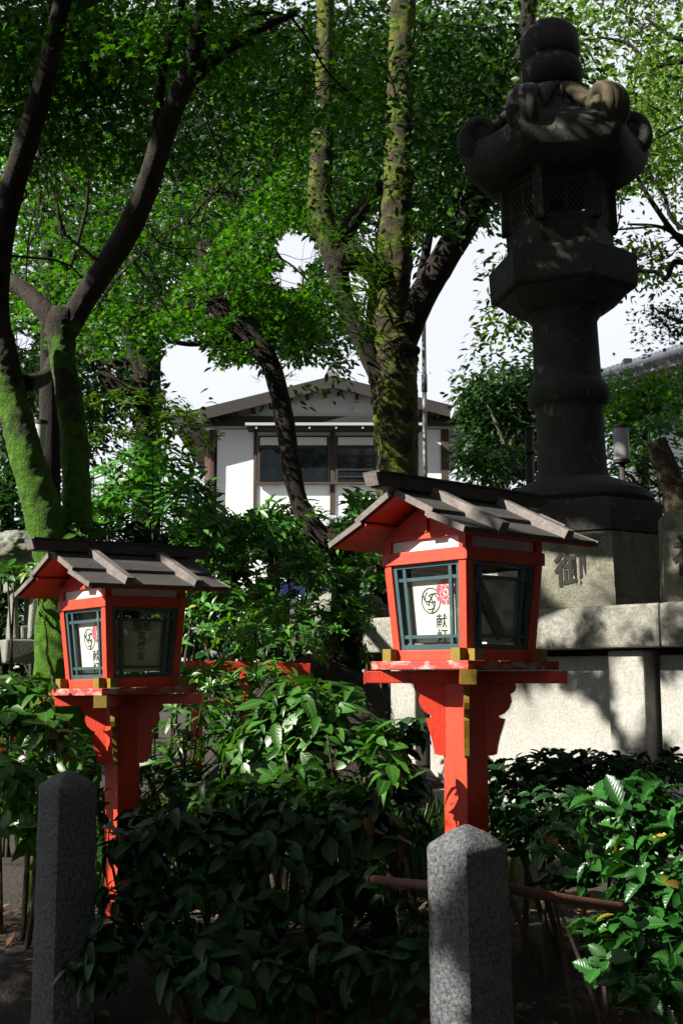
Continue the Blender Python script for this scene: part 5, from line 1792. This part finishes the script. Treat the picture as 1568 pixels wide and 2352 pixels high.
shrub('wall_foot_shrub', 'leafy shrub hanging over the left end of the platform wall base', [(940, 1700, 5.2, .10, .12, .12, 10), (930, 1800, 5.1, .14, .14, .12, 16), (900, 1880, 4.9, .16, .15, .10, 14)], 'broad', .10, M['ldark'], 6, 70, G, elev=(-.4, .2), group=GS, stems=5, hole=col_hole)
shrub('rear_right_bush', 'light green bush behind the leaning stump at the right edge', [(1540, 1000, 11.0, .35, .3, .42, 46), (1470, 1070, 11.2, .3, .3, .25, 30), (1555, 1090, 10.8, .25, .25, .3, 24)], 'oval', .085, M['lwhorl'], 8, 40, G, group=GS, stems=6)
shrub('rear_dark_bush', 'dark bush behind the larger red lantern roof beside the house', [(1130, 1070, 13, .4, .4, .3, 60), (1190, 1085, 12.5, .35, .3, .32, 40)], 'oval', .10, M['lback'], 8, 0, G, group=GS, stems=5)
shrub('lamp_bush', 'dark bush around the white cylinder lamp post at right', [(1440, 1110, 11.4, .5, .4, .35, 60), (1540, 1150, 11.2, .5, .3, .25, 40)], 'oval', .09, M['lback'], 8, 0, G, group=GS, stems=5)
shrub('house_corner_shrub', 'leafy shrub at the foot of the thick camphor trunk', [(830, 1190, 9.6, .22, .2, .2, 24), (900, 1240, 9.6, .3, .2, .25, 24)], 'oval', .09, M['lshrub'], 8, 40, G, group=GS, stems=5)
shrub('underbrush', 'dense shaded underbrush on the bank between the lantern columns', [(500, 1880, 5.3, .6, .35, .28, 110), (820, 1880, 5.4, .35, .3, .22, 60), (150, 1850, 5.6, .5, .35, .4, 80), (1300, 1900, 5.0, .6, .3, .25, 80)], 'oval', .08, M['lback'], 8, 0, G, group=GS, stems=10, hole=col_hole)

# ------------------------------------------------------------------ grass and litter
n = 1500
gx = np.concatenate([G.normal(W(960, 1850, 6.2).x, .25, 500), G.uniform(-1.4, .3, 1000)])
gy = np.concatenate([G.normal(6.3, .3, 500), G.uniform(5.2, 7.5, 1000)])
P = np.stack([gx, gy, np.array([ground_h(a, b) for a, b in zip(gx, gy)]) - .01], -1)
a = G.random(n) * 6.28
Y = np.stack([.4 * np.cos(a), .4 * np.sin(a), np.ones(n)], -1)
o = scatter_mesh('grass', 'blade', P, frames(Y, np.stack([np.cos(a), np.sin(a), .3 * np.ones(n)], -1)), G.uniform(.15, .38, n), M['lgrass'], None, (0, 0, 0))
tag(o, 'thin grass growing on the bank around the shrubs', 'grass', kind='stuff')
n = 2600
gx, gy = G.uniform(-2.2, 2.4, n), G.uniform(2.6, 5.2, n)
P = np.stack([gx, gy, np.array([ground_h(a, b) for a, b in zip(gx, gy)]) + .028 + G.random(n) * .012], -1)
o = scatter_mesh('leaf_litter', 'cheap', P, frames(G.normal(0, 1, (n, 3)) * np.array([1, 1, .25]), np.array([0, 0, 1.0]) + G.normal(0, .3, (n, 3))), G.uniform(.03, .065, n), M['litter'], None, (0, 0, 0))
tag(o, 'brown fallen leaves on the dark soil', 'leaf litter', kind='stuff')

# ------------------------------------------------------------------ unseen trees added for their shade
def in_view(P, m=1.06):
    x, y, dep = proj(P)
    return (x > CX - CX * m) & (x < CX + CX * m) & (y > CY - CY * m) & (y < CY + CY * m) & (np.asarray(P)[:, 1] > .1)


SHADE = []      # spots to darken with added leaf clusters: (point, spread, how many clusters)
def shade(x, y, D, r, n): SHADE.append((np.array(W(x, y, D)), r, n))
for yy in (100, 220, 340, 460, 560, 660, 760, 860, 960, 1060, 1160): shade(1290, yy, 7.9, .38, 9)
shade(1180, 340, 7.9, .3, 8); shade(1400, 350, 7.9, .3, 8)
shade(500, 1950, 4.2, .55, 34); shade(700, 2150, 4.0, .55, 34); shade(300, 2150, 4.0, .5, 26); shade(120, 1950, 4.0, .35, 18); shade(60, 1750, 4.6, .35, 16); shade(850, 1900, 4.3, .3, 14)
shade(1035, 1960, 2.95, .10, 200); shade(1035, 2060, 2.95, .10, 200); shade(1040, 2140, 3.0, .06, 20); shade(1250, 1850, 4.4, .3, 16); shade(1480, 1780, 4.6, .3, 12); shade(1250, 2100, 3.6, .35, 18); shade(900, 2280, 3.4, .4, 20)
shade(300, 1290, 5.3, .26, 46); shade(330, 1480, 5.1, .2, 6)
shade(1480, 1680, 6.8, .3, 15); shade(1300, 1620, 7.2, .3, 15); shade(1350, 1540, 7.0, .25, 9); shade(1540, 1640, 6.6, .2, 6); shade(1400, 1430, 7.0, .3, 5); shade(1540, 1550, 6.6, .2, 4);  shade(1250, 1330, 7.5, .15, 2)
shade(330, 380, 6.5, .6, 26); shade(430, 130, 6.4, .8, 60); shade(60, 250, 6.2, .7, 46); shade(600, 80, 7.6, .8, 46); shade(200, 60, 6.5, .7, 40); shade(10, 650, 6.7, .3, 8); shade(900, 60, 10.5, .8, 14); shade(1080, 250, 10.8, .6, 14); shade(1100, 500, 10.8, .4, 8); shade(770, 700, 10.8, .3, 5)
shade(180, 1700, 6.5, .4, 12); shade(20, 2150, 3.9, .4, 24); shade(150, 2050, 3.95, .2, 20); shade(120, 1870, 3.95, .15, 14); shade(830, 1430, 7.5, .2, 4); shade(60, 1000, 10, .8, 8)
Cs = []
for p, r, n in SHADE:
    for _ in range(n):
        for tr in range(30):
            tt_ = G.uniform(3.0, 9.5)
            c = p + SUNV * tt_ + G.normal(0, r * .6, 3)
            if c[2] > 2.6 and np.linalg.norm(c - np.array([0, 0, EYE])) > 1.4 and not in_view(c[None] , 1.25)[0]:
                Cs.append(c); break  # cluster placed sunward of a spot to put it in shade
Cs = np.array(Cs)
trunks = [(-5.4, .9), (-3.6, -1.6), (-7.4, 7.6), (-1.6, -3.4)]
tx = np.array(trunks)
own = np.argmin(((Cs[:, None, :2] - tx[None]) ** 2).sum(-1), 1)
SHL = ['broad unseen tree added for shade left of the lanterns', 'unseen tree added for shade, behind the viewer on the left', 'unseen tree added for shade far left of the mossy maples', 'unseen tree added for shade straight behind the viewer']
for i, (x, y) in enumerate(trunks):
    c = Cs[own == i]
    if len(c) == 0: continue
    t = Tree.at('added_shade_tree', SHL[i], x, y, 'unseen trees added for shade')
    hgt = 7.0
    t.limb3('trunk', [Vector((x, y, -.1)), Vector((x + .1, y, 2)), Vector((x - .05, y + .1, 4.5)), Vector((x, y, hgt))], [.2, .17, .14, .06], M['barkd'], .1)
    t.crown(c, G.uniform(.18, .38, len(c)), 70, .085, .08, M['lcamph'], 'cheap', G, holes=False, offframe=True, twigs=False, keep_out=lambda P: in_view(P, 1.04))
# unseen canopy added over the garden trees to cut light from overhead
nU = 900
ux, uy = G.uniform(-5.5, 6.5, nU), G.uniform(.5, 15, nU)
uz = np.maximum(5.2, EYE + .72 * uy + .5) + G.uniform(0, 3.2, nU)
U = np.stack([ux, uy, uz], -1)
hosts = [t_ for t_ in ALLTREES if t_.root.name.startswith(('maple_tree', 'camphor_tree'))]
own = np.argmin(np.stack([(U[:, 0] - h_.base.x) ** 2 + (U[:, 1] - h_.base.y) ** 2 for h_ in hosts]), 0)
for i, h_ in enumerate(hosts):
    c = U[own == i]
    if len(c):
        h_.crown(c, G.uniform(.6, 1.1, len(c)), 46, .19, .2, M['lback'], 'cheap', G, holes=False, offframe=True, twigs=False, name='added_canopy', keep_out=lambda P: in_view(P, 1.03))
# unseen trees added to block sky light above and behind the viewer
amb = [(4.6, 0.5, 'unseen tree added to block sky light right of the viewer'), (4.2, -4.5, 'unseen tree added to block sky light behind the viewer on the right'), (0.3, -6.5, 'tall unseen tree added to block sky light well behind the viewer'), (6.0, 5.0, 'unseen tree added to block sky light right of the platform wall'), (-8.5, -5.0, 'far unseen tree added to block sky light behind the viewer on the left'),
       (8.5, -1.5, 'second unseen tree added to block sky light far right of the viewer'), (2.4, -9.0, 'farthest unseen tree added to block sky light behind the viewer'), (8.5, 8.5, 'unseen tree added to block sky light far right beyond the platform'),
       (3.4, -1.9, 'nearest unseen tree added to block sky light behind the viewer on the right'), (6.6, 2.4, 'unseen tree added to block sky light on the right side of the path'), (1.7, -4.2, 'near unseen tree added to block sky light straight behind the viewer')]
for x, y, lab in amb:
    t = Tree.at('added_shade_tree', lab, x, y, 'unseen trees added for shade')
    t.limb3('trunk', [Vector((x, y, -.1)), Vector((x + .1, y, 3)), Vector((x - .1, y + .1, 6)), Vector((x, y, 9))], [.3, .25, .2, .08], M['barkd'], .1)
    nC = 330
    d = unit(G.normal(0, 1, (nC, 3)))
    c = np.array([x, y, 5.6]) + d * (G.random((nC, 1)) ** .4) * np.array([3.4, 3.4, 4.4])
    c = c[c[:, 2] > .5]
    nC = len(c)
    t.crown(c, G.uniform(.4, .8, nC), 46, .20, .2, M['lcamph'], 'cheap', G, holes=False, offframe=True, twigs=False, keep_out=lambda P: in_view(P, 1.08))
